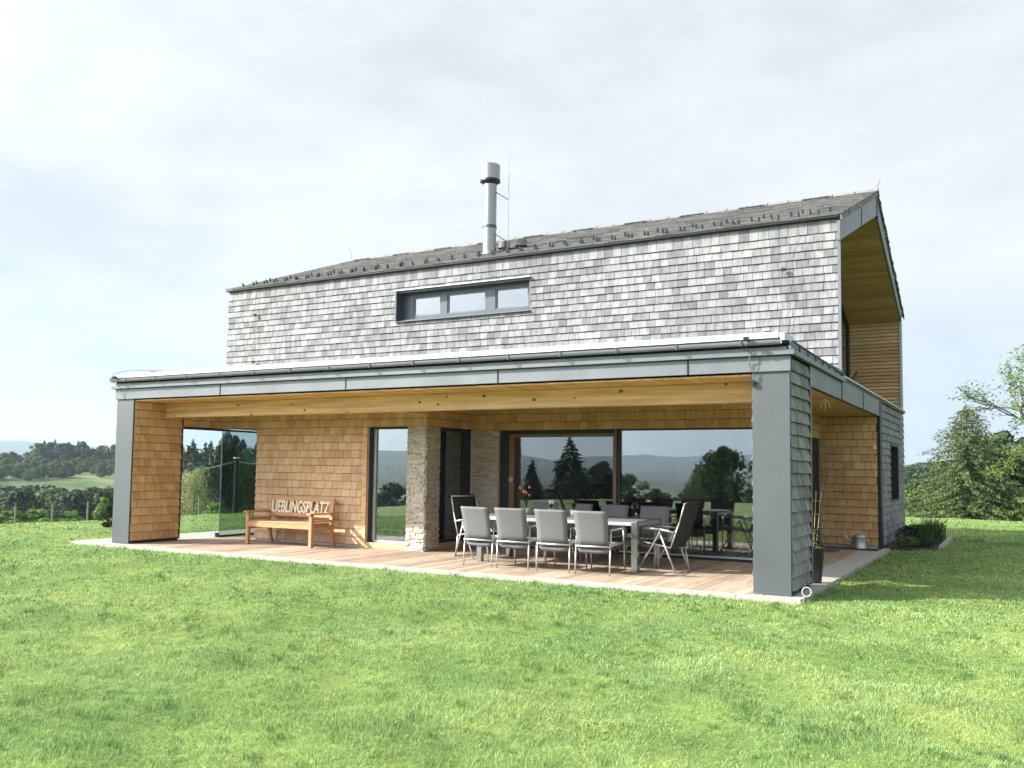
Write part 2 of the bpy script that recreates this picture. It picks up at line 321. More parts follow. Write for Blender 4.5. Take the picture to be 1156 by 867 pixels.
# ------------------------------------------------------------------ terrain
def sst(x, a, b): t = np.clip((x-a)/(b-a), 0, 1); return t*t*(3-2*t)
def waves(x, y, L, seed, n=6):
    r = np.random.default_rng(seed); o = 0
    for i in range(n):
        t = r.uniform(0, 6.283); k = 6.283/L*r.uniform(.6,1.7); o = o+np.sin(k*(x*math.cos(t)+y*math.sin(t))+r.uniform(0,6.283))
    return o/math.sqrt(n)
def ground_z(x, y, micro=True):
    x = np.asarray(x, float); y = np.asarray(y, float)
    sx_ = np.maximum(0,-15.5-x)+np.maximum(0,x-18); sy_ = np.maximum(0,y-21)+np.maximum(0,-24-y)
    s = np.hypot(sx_, sy_)
    z = np.where(s < 10, -.0045*s*s, -.45-.09*(s-10)); z = np.maximum(z, -9.5+.6*waves(x,y,70,3)*sst(s,60,120))
    ang = np.arctan2(x-CAM.x, y-CAM.y); d = np.hypot(x-CAM.x, y-CAM.y)
    # meadow hill to the west, a low one to the north
    wst = np.exp(-((ang+1.02)/.42)**2)
    z = z + wst*(10.5*sst(d,135,330)+2.0*waves(x,y,90,5)*sst(d,150,260)*.35)
    nth = np.exp(-((ang+.12)/.35)**2); z = z+nth*9*sst(d,120,300)
    z = z + 1.2*waves(x,y,160,8)*sst(d,200,500)
    # mountain ring
    rg = 1+.55*np.sin(ang*3+.6)+.28*np.sin(ang*7+2)+.16*np.sin(ang*17)+.09*np.sin(ang*41+1)+.04*np.sin(ang*97)
    sw = .78+.32*np.cos(ang-3.4)
    z = z + np.maximum(rg,.1)*sw*68*(1-.9*np.exp(-((ang+.05)/.45)**2))*sst(d,2100,3100) + 12*sst(d,1300,1900)*(1+.6*np.sin(ang*5+1))
    z = z - .045
    if micro: z = z+.019*waves(x,y,1.0,21)*(1-sst(s,0,6))+.020*waves(x,y,3.2,22)
    # flat under the house and terrace
    inn = (1-sst(np.maximum(np.maximum(-13.9-x,x-.35),np.maximum(-.6-y,y-12.9)),0,.5))
    return z*(1-inn)+(-.06)*inn
def ground_sheet():
    c = (-3.,-4.); rad = [.35*i for i in range(1,76)]; 
    while rad[-1] < 3500: rad.append(rad[-1]*1.045)
    A = 320; rad = np.array(rad); th = np.arange(A)*2*math.pi/A
    X = c[0]+np.outer(rad, np.cos(th)); Y = c[1]+np.outer(rad, np.sin(th)); Z = ground_z(X, Y)
    vs = [(c[0],c[1],float(ground_z(c[0],c[1])))]+list(zip(X.ravel().tolist(),Y.ravel().tolist(),Z.ravel().tolist()))
    fs = [(0,1+i,1+(i+1)%A) for i in range(A)]
    for k in range(len(rad)-1):
        a = 1+k*A; b = a+A
        fs += [(a+i,b+i,b+(i+1)%A,a+(i+1)%A) for i in range(A)]
    mb = MB(); mb.v = vs; mb.f = fs
    return mb.build('ground', M['ground'], smooth=True)
tag(ground_sheet(), kind='structure')

def grass():
    pts = []
    def region(n, r0, r1, a0=-1.35, a1=.5):
        r = np.sqrt(rng.uniform(r0*r0, r1*r1, n)); a = rng.uniform(a0, a1, n)
        return CAM.x+np.sin(a)*r, CAM.y+np.cos(a)*r
    X=[];Y=[];W=[];S=[]
    for r0, r1, dens, wd in ((2.2,4.5,8500,.0027),(4.5,7,6500,.0032),(7,10,3800,.0045),(10,15,1800,.0075),(15,24,600,.013),(24,42,150,.026)):
        area = .5*1.85*(r1*r1-r0*r0); n = int(area*dens); x, y = region(n, r0, r1)
        X.append(x);Y.append(y);W.append(np.full(n, wd));S.append(np.full(n, 1.+.25*(r0>12)))
    X=np.concatenate(X);Y=np.concatenate(Y);W=np.concatenate(W);S=np.concatenate(S)
    ok = ~((X>-13.75)&(X<.17)&(Y>-.17)&(Y<12.9)) & ~((X>0)&(X<1.0)&(Y>8.6)&(Y<12.4)) & ~((X>-13.9)&(X<0)&(Y>0)&(Y<13))
    X,Y,W,S = X[ok],Y[ok],W[ok],S[ok]; n=len(X)
    cl = waves(X,Y,.26,31,8)+.6*waves(X,Y,.8,32,6); cl2 = waves(X,Y,2.6,33,6); tf = np.clip(waves(X,Y,.27,36,9)+.45*waves(X,Y,1.6,37,5)-.95,0,1)
    H = np.clip(.019+.006*cl+.003*cl2+.026*tf+rng.normal(0,.005,n), .008, .075)*S
    # longer tufts against the edges of the terrace
    edge = np.exp(-((np.minimum(np.abs(Y+.17)+9*(X>.2),np.abs(X-.17)+9*(Y<-.3)))/.06)**2); H = H*(1+.7*edge)
    Z = ground_z(X,Y)
    a = rng.uniform(0,6.283,n); lean = rng.uniform(.35,1.5,n)*H; la = rng.uniform(0,6.283,n)
    la = np.where(rng.random(n)<.5, la, 1.2+1.6*waves(X,Y,1.7,34,5)+rng.normal(0,.5,n))
    wx = np.cos(a)*W*.5; wy = np.sin(a)*W*.5; lx = np.cos(la)*lean; ly = np.sin(la)*lean
    V = np.empty((n,5,3)); 
    V[:,0]=np.stack([X-wx,Y-wy,Z-.01],1); V[:,1]=np.stack([X+wx,Y+wy,Z-.01],1)
    V[:,2]=np.stack([X+wx*.8+lx*.35,Y+wy*.8+ly*.35,Z+H*.62],1); V[:,3]=np.stack([X-wx*.8+lx*.35,Y-wy*.8+ly*.35,Z+H*.62],1)
    V[:,4]=np.stack([X+lx,Y+ly,Z+H],1)
    me = bpy.data.meshes.new('grass'); me.vertices.add(n*5); me.vertices.foreach_set('co', V.ravel())
    base = (np.arange(n)*5)[:,None]
    idx = np.concatenate([base+np.array([[0,1,2,3]]), base+np.array([[3,2,4]])],1)   # 7 loops per blade
    me.loops.add(n*7); me.loops.foreach_set('vertex_index', idx.ravel().astype(np.int32))
    me.polygons.add(n*2); st = np.stack([np.arange(n)*7, np.arange(n)*7+4],1).ravel(); me.polygons.foreach_set('loop_start', st.astype(np.int32))
    me.update(calc_edges=True); me.materials.append(M['grass'])
    at_ = me.attributes.new('rnd','FLOAT','FACE'); r = np.clip(rng.beta(2.2,2.4,n)+.06*cl2-.05*cl-.38*tf+.05*waves(X,Y,6,35,5),0,1); at_.data.foreach_set('value', np.repeat(r,2).astype(np.float32))  # tufts also get darker blades, standing in for the shadows among them
    o = put('grass', me); tag(o, 'short sunlit lawn grass with taller tufts coloured darker for their shadows around the house', 'grass', kind='stuff')
    return n
NG = grass()
def clover():
    n = 6500; cx = CAM.x+0; r = np.random.default_rng(91); k = 85
    rr = np.sqrt(r.uniform(9,130,k)); aa = r.uniform(-1.2,.35,k); c = np.stack([CAM.x+np.sin(aa)*rr, CAM.y+np.cos(aa)*rr],1); i = r.integers(0,k,n); sg_ = r.uniform(.05,.22,k)[i]
    X = c[i,0]+r.normal(0,1,n)*sg_; Y = c[i,1]+r.normal(0,1,n)*sg_; ok = ~((X>-13.7)&(X<.2)&(Y>-.25)); X,Y = X[ok],Y[ok]; n = len(X); Z = ground_z(X,Y)+r.uniform(.018,.036,n)
    a = r.uniform(0,6.28,n); L = r.uniform(.006,.013,n); t = r.normal(0,.3,(n,2)); m = MB()
    P = lambda u,v: np.stack([X+np.cos(a)*u*L-np.sin(a)*v*L, Y+np.sin(a)*u*L+np.cos(a)*v*L, Z+(t[:,0]*u+t[:,1]*v)*L],1)
    V = np.stack([P(-1,0),P(0,-.7),P(1,0),P(0,.7)],1).reshape(-1,3); m.v = [tuple(p) for p in V.tolist()]; m.f = [(4*j,4*j+1,4*j+2,4*j+3) for j in range(n)]
    tag(m.build('clover', M['leaf_fresh']), 'scattered low clover and weeds between the lawn blades', 'clover', kind='stuff')
clover()

def haze():
    m = bpy.data.materials.new('haze_air'); m.use_nodes = True; nt = m.node_tree; nt.nodes.clear()
    out = N(nt, 'ShaderNodeOutputMaterial'); v = N(nt, 'ShaderNodeVolumePrincipled'); v.inputs['Color'].default_value = (.66,.82,1,1); v.inputs['Density'].default_value = .00024
    v.inputs['Anisotropy'].default_value = .2
    nt.links.new(v.outputs[0], out.inputs['Volume'])
    o = MB().box(-3600,3600,-3600,3600,-40,215).build('haze', m); tag(o, 'pale blue summer haze over the far hills', 'haze', kind='stuff')
haze()

# ------------------------------------------------------------------ cladding generator
def subtract(rect, hole):
    a0,a1,b0,b1 = rect; h0,h1,g0,g1 = hole
    if h1 <= a0 or h0 >= a1 or g1 <= b0 or g0 >= b1: return [rect]
    o = []
    if h0 > a0: o.append((a0,h0,b0,b1))
    if h1 < a1: o.append((h1,a1,b0,b1))
    m0, m1 = max(a0,h0), min(a1,h1)
    if g0 > b0: o.append((m0,m1,b0,g0))
    if g1 < b1: o.append((m0,m1,g1,b1))
    return o
def clad(mb, O, U, V, Nn, W, H, row, wid, holes=(), t0=.003, t1=.026, jit=.30, gap=.007, vj=.002, slot=.009, kr=(.8,1.25), seed=1, first=None, last=None, back=.0):
    """courses of shingles on the plane O + u*U + v*V, normal Nn, thin at the top and proud at the bottom"""
    r = random.Random(seed); O=Vector(O);U=Vector(U);V=Vector(V);Nn=Vector(Nn)
    v = 0.
    nr = max(1, round((H-(last or 0))/row)); rh = (H-(last or 0))/nr; rows = [(i*rh,(i+1)*rh) for i in range(nr)]
    if last: rows.append((H-last, H))
    for (b0,b1) in rows:
        u = -r.uniform(0, wid)
        while u < W:
            w_ = wid*r.uniform(1-jit, 1+jit); a0 = max(0,u); a1 = min(W,u+w_); u += w_
            if a1-a0 < .012: continue
            pieces = [(a0+gap/2, a1-gap/2, b0+slot+r.uniform(-vj,vj), b1+.001)]
            for h in holes: pieces = [q for p_ in pieces for q in subtract(p_, h)]
            k = r.uniform(*kr); tw = r.uniform(-.0015,.0015)
            for (p0,p1,q0,q1) in pieces:
                if p1-p0 < .01 or q1-q0 < .012: continue
                f = (q1-q0)/(b1-b0); tb = (t1*k); tt = (t0 if q1 >= b1 else t0+(t1-t0)*(b1-q1)/(b1-b0))*(k if kr[1]>2 else 1)
                P = lambda a,b,n: O+U*a+V*b+Nn*n
                mb.add([P(p0,q0,back),P(p1,q0,back),P(p1,q1,back),P(p0,q1,back),P(p0,q0,tb+tw),P(p1,q0,tb-tw),P(p1,q1,tt),P(p0,q1,tt)],
                       [(4,5,6,7),(0,1,5,4),(1,2,6,5),(2,3,7,6),(3,0,4,7)])
    return mb
X3,Y3,Z3 = Vector((1,0,0)),Vector((0,1,0)),Vector((0,0,1))

# ------------------------------------------------------------------ THE HOUSE
house = thing('house', 'grey shingled two-storey house with a long covered wooden porch and gabled loggia', 'house')
H_ = lambda name, mb, mat, parent=None, **k: mb.build(name, mat, parent or house, **k)
XL = -12.68; D = 3.73; W_ = 12.74; XU = -13.85
# --- hidden cores behind the claddings
cw = MB()
cw.box(-11.05,-8.22,2.13,2.3,0,2.7).box(-11.08,-10.9,5.0,12.5,0,2.7).box(-11.08,-10.9,2.3,2.45,0,2.7).box(-11.08,-10.9,2.45,5.0,2.3,2.7)
cw.box(-8.22,-6.9,2.13,2.3,2.25,2.7).box(-12.18,-11.08,2.13,2.3,2.26,2.7)
cw.box(-7.05,-6.9,2.3,3.9,2.25,2.7).box(-7.05,-6.9,3.62,3.9,0,2.25)
cw.box(-6.9,-6.33,3.78,3.95,0,2.7).box(-6.33,-1.16,3.78,3.95,2.24,2.7)
cw.box(-1.34,-1.16,3.95,6.6,0,2.7).box(-1.34,-1.16,6.6,8.14,2.2,2.7)
cw.box(-1.34,-.03,8.14,8.3,0,2.7)
cw.box(-.2,-.03,8.3,9.95,0,2.7).box(-.2,-.03,11.45,12.5,0,2.7).box(-.2,-.03,9.95,11.45,0,.86).box(-.2,-.03,9.95,11.45,2.18,2.7)
cw.box(-11.08,-.05,12.5,12.7,0,2.7)
H_('wall', cw, M['plaster'])
uw = MB()
uw.box(XU+.05,-8.87,3.78,4.0,2.98,5.3).box(-5.67,-.04,3.78,4.0,2.98,5.3).box(-8.87,-5.67,3.78,4.0,2.98,4.54).box(-8.87,-5.67,3.78,4.0,5.19,5.3)
uw.box(XU+.05,XU+.25,4.0,12.5,2.98,5.3).box(XU+.05,-.06,12.52,12.7,2.98,5.2)
uw.prism_x([(4.0,5.3),(12.5,5.2),(8.22,6.8)], XU+.06, XU+.24)
H_('upper_wall', uw, M['dark'])
H_('floor_slab', MB().box(XU+.02,-.05,3.75,12.7,2.74,2.975).box(XL+.05,-.05,.02,3.75,2.76,2.92), M['dark'])
H_('interior_floor', MB().box(-10.9,-1.32,3.8,12.5,-.03,.012).box(-10.9,-7.05,2.3,3.8,-.03,.012), M['ifloor'])
H_('interior_ceiling', MB().box(-11.05,-1.2,3.8,12.5,2.55,2.6).box(-11.05,-7.05,2.3,3.8,2.55,2.6), M['plaster'])

# --- shingle claddings
up_holes = [(-8.87-XU, -5.67-XU, 4.55-2.98, 5.19-2.98)]
mb = clad(MB(), (XU,D+.03,2.98), X3, Z3, -Y3, -XU-.035, 5.63-2.98, .137, .165, up_holes, seed=3, last=.235, t1=.022, slot=.008, gap=.006, jit=.2)
ucl = H_('upper_shingle_cladding', mb, M['shingle'])
H_('backing_board', MB().box(XU,-.035,D+.03,D+.05,2.98,4.54).box(XU,-8.88,D+.031,D+.05,4.54,5.56).box(-5.66,-.035,D+.031,D+.05,4.54,5.56).box(-8.88,-5.66,D+.031,D+.05,5.2,5.56), M['gap'], ucl)
mb = clad(MB(), (0-.012,8.42,.05), Y3, Z3, X3, W_-8.42, 2.98-.07, .15, .17, [(9.97-8.42,11.42-8.42,.83,2.12)], seed=5)
H_('side_shingle_cladding', mb, M['shingle'])
mb = clad(MB(), (XU,D+.03,2.98), Y3, Z3, -X3, W_-D, 2.3, .15, .17, seed=6)
clad(mb, (-.06,W_-.02,0.05), -X3, Z3, Y3, 13.7, 5.2, .2, .3, seed=7)
H_('rear_shingle_cladding', mb, M['shingle'])
# larch shingles: west room wall, bands, porch wall
mb = MB()
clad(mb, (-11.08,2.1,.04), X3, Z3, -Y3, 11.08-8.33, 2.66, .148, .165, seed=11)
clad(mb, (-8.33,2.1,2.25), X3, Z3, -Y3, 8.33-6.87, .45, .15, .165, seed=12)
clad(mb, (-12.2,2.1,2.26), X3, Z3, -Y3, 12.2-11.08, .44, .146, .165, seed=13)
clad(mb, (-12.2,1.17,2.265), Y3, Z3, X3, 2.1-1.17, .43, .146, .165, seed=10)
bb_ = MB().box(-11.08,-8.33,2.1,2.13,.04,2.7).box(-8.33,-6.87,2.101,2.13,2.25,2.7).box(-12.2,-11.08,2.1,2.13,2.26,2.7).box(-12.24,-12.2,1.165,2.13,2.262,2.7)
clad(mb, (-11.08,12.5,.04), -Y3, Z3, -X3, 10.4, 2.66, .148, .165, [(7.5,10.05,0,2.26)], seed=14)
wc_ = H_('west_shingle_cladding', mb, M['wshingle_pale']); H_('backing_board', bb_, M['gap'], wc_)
mb = MB()
clad(mb, (-6.87,2.1,2.25), Y3, Z3, X3, D-2.1, .45, .15, .165, seed=15); bb_ = MB().box(-6.9,-6.87,2.101,3.7,2.25,2.7)
clad(mb, (-6.87,D,2.235), X3, Z3, -Y3, 6.87-1.13, .465, .155, .165, seed=16); bb_.box(-6.868,-1.13,D,D+.04,2.235,2.7)
wc_ = H_('shingle_band', mb, M['wshingle']); H_('backing_board', bb_, M['gap'], wc_)
mb = MB()
clad(mb, (-1.14,8.12,.05), X3, Z3, -Y3, 1.14-.03, 2.6, .155, .17, seed=17); bb_ = MB().box(-1.14,-.03,8.12,8.14,.05,2.68)
clad(mb, (-1.14,D+.05,2.2), Y3, Z3, X3, 8.1-D-.05, .48, .16, .17, seed=18); bb_.box(-1.16,-1.14,D+.05,8.12,2.2,2.68)
clad(mb, (-1.14,D+.05,.04), Y3, Z3, X3, 6.6-D-.05, 2.16, .155, .17, seed=19); bb_.box(-1.16,-1.14,D+.05,6.6,.04,2.2)
wc_ = H_('porch_shingle_cladding', mb, M['wshingle']); H_('backing_board', bb_, M['gap'], wc_)

# --- ledge stone pillars
mb = clad(MB(), (-7.26,2.06,0), X3, Z3, -Y3, .40, 2.25, .032, .13, t0=.014, t1=.016, jit=.6, vj=.004, gap=.004, slot=.004, kr=(.2,2.2), seed=21)
clad(mb, (-6.86,2.06,0), Y3, Z3, X3, .44, 2.25, .032, .13, t0=.014, t1=.016, jit=.6, vj=.004, gap=.004, slot=.004, kr=(.2,2.2), seed=22)
mb.box(-7.26,-6.86,2.06,2.5,0,2.25)
H_('stone_pillar', mb, M['stone'])
mb = clad(MB(), (-6.9,D-.01,0), X3, Z3, -Y3, .60, 2.235, .032, .15, t0=.014, t1=.016, jit=.6, vj=.004, gap=.004, slot=.004, kr=(.2,2.2), seed=23); mb.box(-6.88,-6.3,D-.01,3.78,0,2.235)
H_('stone_wall', mb, M['stone'])

# --- piers of the porch
def pier(x0, x1, name, shingle_side, mat, d, top):
    mb = MB().box(x0,x1,0,.03,0.0,2.745); 
    p = H_(name, mb, M['grey'])
    s = MB().box(x0+.004,x1-.004,.03,d,.03,top)
    side = MB()
    if shingle_side > 0: clad(side, (x1-.006,.032,.05), Y3, Z3, X3, d-.05, top-.06, .155, .17, seed=31, t1=.034)
    clad(side, (x0+.006,d-.03,.05), -Y3, Z3, -X3, d-.06, top-.06, .155, .17, seed=32)
    clad(side, (x1-.01,d,.05), -X3, Z3, Y3, x1-x0-.02, top-.06, .155, .17, seed=33)
    H_('shingle_face', side, mat, p); H_('pier_core', s, M['gap'], p)
    H_('plinth', MB().box(x0+.012,x1-.012,.02,d-.012,-.02,.03), M['dark'], p)
    return p
p1 = pier(-12.68,-12.2,'pier',1,M['wshingle'],1.16,2.70)
p2 = pier(-.456,0,'pier',1,M['shingle'],1.15,2.92)
H_('corner_strip', MB().box(-.012,.02,1.13,1.19,.03,2.93), M['dark'], p2)
H_('corner_strip', MB().box(.016,.024,1.185,1.20,.03,2.93), M['lightmetal'], p2)
H_('corner_strip', MB().box(-12.23,-12.18,1.15,1.17,.03,2.45), M['darkwood'], p1)

# --- soffit of the porch: boards across
mb = MB()
x = XL+.5
for i in range(1000):
    if x > -.47: break
    w_ = .13; mb.box(x,min(x+w_-.006,-.46),.03,2.08 if x < -7 else D-.005,2.70,2.722); x += w_
x = XL
while x < -12.19: mb.box(x,x+.12,.035,2.08,2.703,2.722); x += .13
H_('soffit', mb, M['soffit'])
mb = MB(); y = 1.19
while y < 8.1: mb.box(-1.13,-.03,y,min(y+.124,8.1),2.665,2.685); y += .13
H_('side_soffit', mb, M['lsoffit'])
H_('dark_soffit', MB().box(-12.2,-11.1,2.32,3.7,2.27,2.29), M['dark'])
bevel(H_('beam', MB().box(-12.19,-.458,.73,.93,2.43,2.698), M['beam']), .008)
bevel(H_('cross_beam', MB().box(-7.02,-6.86,.935,2.095,2.46,2.698), M['palewood']), .006)
# --- fascia, cap, gutter
fj = [XL-.04,-9.85,-6.99,-4.14,-1.28,.03]
for a,b in zip(fj[:-1], fj[1:]):
    bevel(H_('fascia_panel', MB().box(a+.012,b-.012,-.03,-.004,2.742,2.93), M['fascia']), .003)
for a in fj[1:-1]: H_('fascia_joint', MB().box(a-.01,a+.01,-.036,-.004,2.742,2.93), M['dark'])
H_('fascia_backing', MB().box(XL-.03,.02,-.004,.02,2.75,2.99), M['dark'])
bevel(H_('fascia_cap', MB().box(XL-.09,.075,-.085,.0,2.938,3.0), M['fascia']), .004)
bevel(H_('fascia_cap', MB().box(.02,.075,.0,3.72,2.938,3.0), M['fascia']), .004)
bevel(H_('fascia_cap', MB().box(XL-.09,XL-.03,.0,3.72,2.938,3.0), M['fascia']), .004)
H_('west_fascia', MB().box(XL-.04,XL-.012,0,3.72,2.742,2.93), M['fascia'])
# gutter: half round with ribs
prof = [(-.13+.05*math.cos(t)*1.05, 3.125+.065*math.sin(t)) for t in [math.pi+math.pi*i/8 for i in range(9)]]
gp = prof+[(y_*1.0+(.006 if y_ < -.13 else -.006), z_+.006) for y_, z_ in reversed(prof)]
g = H_('gutter', MB().prism_x(gp, XL-.02, -.07), M['gutter'], smooth=False)
H_('gutter_lip', MB().cyl((XL-.02,-.184,3.128),(-.07,-.184,3.128),.009,n=8), M['dark'], g)
for k in range(15):
    xx = -.55-.835*k
    H_('gutter_bracket', MB().box(xx-.009,xx+.009,-.19,-.08,3.052,3.06).box(xx-.009,xx+.009,-.194,-.187,3.052,3.13), M['dgrey'], g)
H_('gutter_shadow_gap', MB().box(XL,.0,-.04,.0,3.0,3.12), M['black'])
H_('gutter_board', MB().box(XL,-.02,-.06,-.041,3.0,3.038), M['fascia'])
# porch roof
H_('porch_roof', MB().prism_x([(.03,3.122),(3.7,3.16),(3.7,2.99),(.03,2.99)], XL+.02, -.02), M['grey'])
H_('roof_membrane', MB().prism_x([(.0,3.135),(.0,3.235),(.45,3.25),(.45,3.135)], -12.35, -.14), M['white'])
H_('membrane_end', MB().prism_x([(.01,3.13),(.01,3.225),(.45,3.24),(.45,3.13)], -.139, -.06), M['lightmetal'])
rl = H_('verge_rail', MB().cyl((.05,-.06,3.10),(.05,3.66,3.06),.014,n=6), M['dark'])
for k in range(7): H_('rail_post', MB().box(.042,.058,.35+.52*k,.38+.52*k,2.99,3.09), M['dark'], rl)
H_('verge_flashing', MB().box(.0,.03,-.05,3.7,2.99,3.05), M['fascia'])
# --- side fascia and loggia parapet
H_('side_fascia_backing', MB().box(-.05,-.004,1.2,8.1,2.66,3.0), M['dark'])
for a,b in ((1.2,3.62),(3.68,5.87),(5.93,8.1)): bevel(H_('side_fascia', MB().box(-.004,.022,a,b,2.66,3.0 if a > 3 else 2.93), M['fascia']), .003)
for a in (3.62,5.87): H_('fascia_joint', MB().box(-.004,.03,a,a+.06,2.66,2.995), M['dark'])
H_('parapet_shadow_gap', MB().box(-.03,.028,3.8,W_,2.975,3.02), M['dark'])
bevel(H_('parapet_cap', MB().box(-.10,.06,3.78,W_+.02,3.02,3.05), M['lightmetal']), .004)
H_('corner_post', MB().box(-.03,.03,8.1,8.42,0.0,2.97), M['dark'])
# small window of the side wall
sw_ = thing('x','','') ; bpy.data.objects.remove(sw_)
wf = H_('side_window', MB().box(-.19,.012,9.97,10.02,.88,2.17).box(-.19,.012,11.37,11.42,.88,2.17).box(-.19,.012,9.97,11.42,.88,.93).box(-.19,.012,9.97,11.42,2.12,2.17), M['dark'])
H_('pane', MB().box(-.12,-.11,10.02,11.37,.93,2.12), M['pane'], wf)

# --- roof
fp = [(3.69,5.645),(8.22,7.305),(8.22,6.81),(3.79,5.27),(3.79,5.61),(3.70,5.61)]; rp = [(8.22,7.305),(12.86,5.42),(12.74,5.17),(8.22,6.81)]
H_('roof', MB().prism_x(fp, XU+.02,-.032).prism_x(list(reversed(rp)), XU+.02,-.032), M['dark'])
sl = Vector((0,4.64,1.70)); Ls = sl.length; sl.normalize(); nl = Vector((0,-sl.z,sl.y))
mb = clad(MB(), Vector((XU-.03,3.665,5.654)), X3, sl, nl, -XU+.07, Ls-.09, .19, .30, t0=.006, t1=.024, jit=.12, seed=41)
sr = Vector((0,-4.64,1.885)); Lr = sr.length; sr.normalize(); nr_ = Vector((0,-sr.z*-1,abs(sr.y)))
nr_ = Vector((0,sr.z,-sr.y)).normalized()
clad(mb, Vector((XU-.03,12.9,5.425)), X3, sr, nr_, -XU+.07, Lr, .19, .30, t0=.006, t1=.03, jit=.12, seed=42)
H_('roof_tiles', mb, M['rooftile'])
H_('verge_tiles', clad(MB(), Vector((.022,3.66,5.556)), sl, Vector((0,0,1)), X3, Ls-.1, .105, .105, .14, t0=.01, t1=.045, jit=.1, gap=.045, seed=43), M['rooftile'])
H_('verge_tiles', clad(MB(), Vector((.022,8.22,7.23)), -sr, Vector((0,0,1)), X3, Lr, .105, .105, .14, t0=.01, t1=.045, jit=.1, gap=.045, seed=44), M['rooftile'])
rc = MB()
x = XU-.02
while x < 0: rc.prism_x([(8.0,7.265),(8.22,7.385),(8.44,7.265),(8.40,7.245),(8.22,7.335),(8.04,7.245)], x, min(x+.42,.05)); x += .45
H_('ridge_cap', rc, M['rvent'])
H_('eaves_strip', MB().box(XU-.02,-.0,3.675,3.735,5.622,5.645), M['dark'])
# rake boards at the gable (light sheet) and corner trims
def rake(y0, zt0, zb0, y1, zt1, zb1, nm='rake_board', m='fascia'):
    bevel(H_(nm, MB().prism_x([(y0,zt0),(y1,zt1),(y1,zb1),(y0,zb0)], -.03, .018), M[m]), .003)
zt = lambda y: 5.605+(y-3.58)*1.70/4.64-.085; zb = lambda y: 5.27+(y-3.78)*1.54/4.44
rake(3.70,zt(3.70),zb(3.70)-.0,6.0,zt(6.0),zb(6.0)); rake(6.06,zt(6.06),zb(6.06),8.12,zt(8.12),zb(8.12))
H_('rake_joint', MB().prism_x([(6.0,zt(6.0)),(6.06,zt(6.06)),(6.06,zb(6.06)),(6.0,zb(6.0))], -.03,.026), M['dark'])
H_('rake_joint', MB().prism_x([(8.12,zt(8.12)),(8.22,7.225),(8.32,7.18),(8.32,6.78),(8.22,6.81),(8.12,6.78)], -.03,.026), M['dark'])
zt2 = lambda y: 7.305-.085-(y-8.22)*1.885/4.64; zb2 = lambda y: 6.81-(y-8.22)*1.64/4.52
rake(8.32,zt2(8.32),zb2(8.32),12.5,zt2(12.5),zb2(12.5))
H_('corner_trim', MB().box(-.034,.012,D-.004,D+.03,3.05,5.29), M['fascia'])
H_('rear_corner_trim', MB().box(-.035,.012,12.42,12.5,3.05,5.25), M['lightmetal'])
H_('rear_corner_post', MB().box(-.035,.0,12.5,12.72,3.05,5.3), M['dark'])
# loggia: sloped ceilings, slat wall, glazing
n = 34; mb = MB()
for i in range(n):
    y0 = 3.95+(8.2-3.95)*i/n; y1 = 3.95+(8.2-3.95)*(i+1)/n-.012
    f = lambda y: zb(y)-.004
    mb.prism_x([(y0,f(y0)),(y1,f(y1)),(y1,f(y1)-.015),(y0,f(y0)-.015)], -1.6,-.032)
for i in range(n):
    y0 = 8.22+(12.5-8.22)*i/n; y1 = 8.22+(12.5-8.22)*(i+1)/n-.012
    f = lambda y: zb2(y)-.004
    mb.prism_x([(y0,f(y0)),(y1,f(y1)),(y1,f(y1)-.015),(y0,f(y0)-.015)], -1.6,-.032)
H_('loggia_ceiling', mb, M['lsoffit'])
mb = MB(); z = 3.06
while z < 5.2:
    mb.box(-2.6,-.036,12.45+random.uniform(-.004,.004),12.49,z,z+.072); z += .088
H_('slat_wall', mb, M['slat']); H_('slat_wall_backing', MB().box(-2.6,-.036,12.5,12.52,2.98,5.25), M['darkwood'])
H_('loggia_floor', MB().box(-2.6,-.06,3.95,12.5,2.976,2.99), M['deck'])
gl = H_('loggia_glazing_frame', MB().box(-1.27,-1.19,12.3,12.44,2.99,5.2).bar((-1.23,4.0,5.27),(-1.23,8.2,6.74),.08,.09).bar((-1.23,8.2,6.74),(-1.23,12.44,5.17),.08,.09).box(-1.27,-1.19,4.0,4.08,2.99,5.25)
   .box(-1.27,-1.19,6.8,6.88,2.99,6.2).box(-1.27,-1.19,9.6,9.68,2.99,6.15).box(-1.27,-1.19,4.0,12.44,2.99,3.06), M['dark'])
H_('pane', MB().prism_x([(4.08,3.06),(12.3,3.06),(12.3,5.15),(8.2,6.66),(4.08,5.22)], -1.235,-1.228), M['pane'], gl)
H_('loggia_inner_wall', MB().box(-2.75,-2.62,4.0,12.5,2.99,5.2).prism_x([(4.0,5.2),(12.5,5.2),(8.22,6.75)],-2.75,-2.62), M['plaster'])

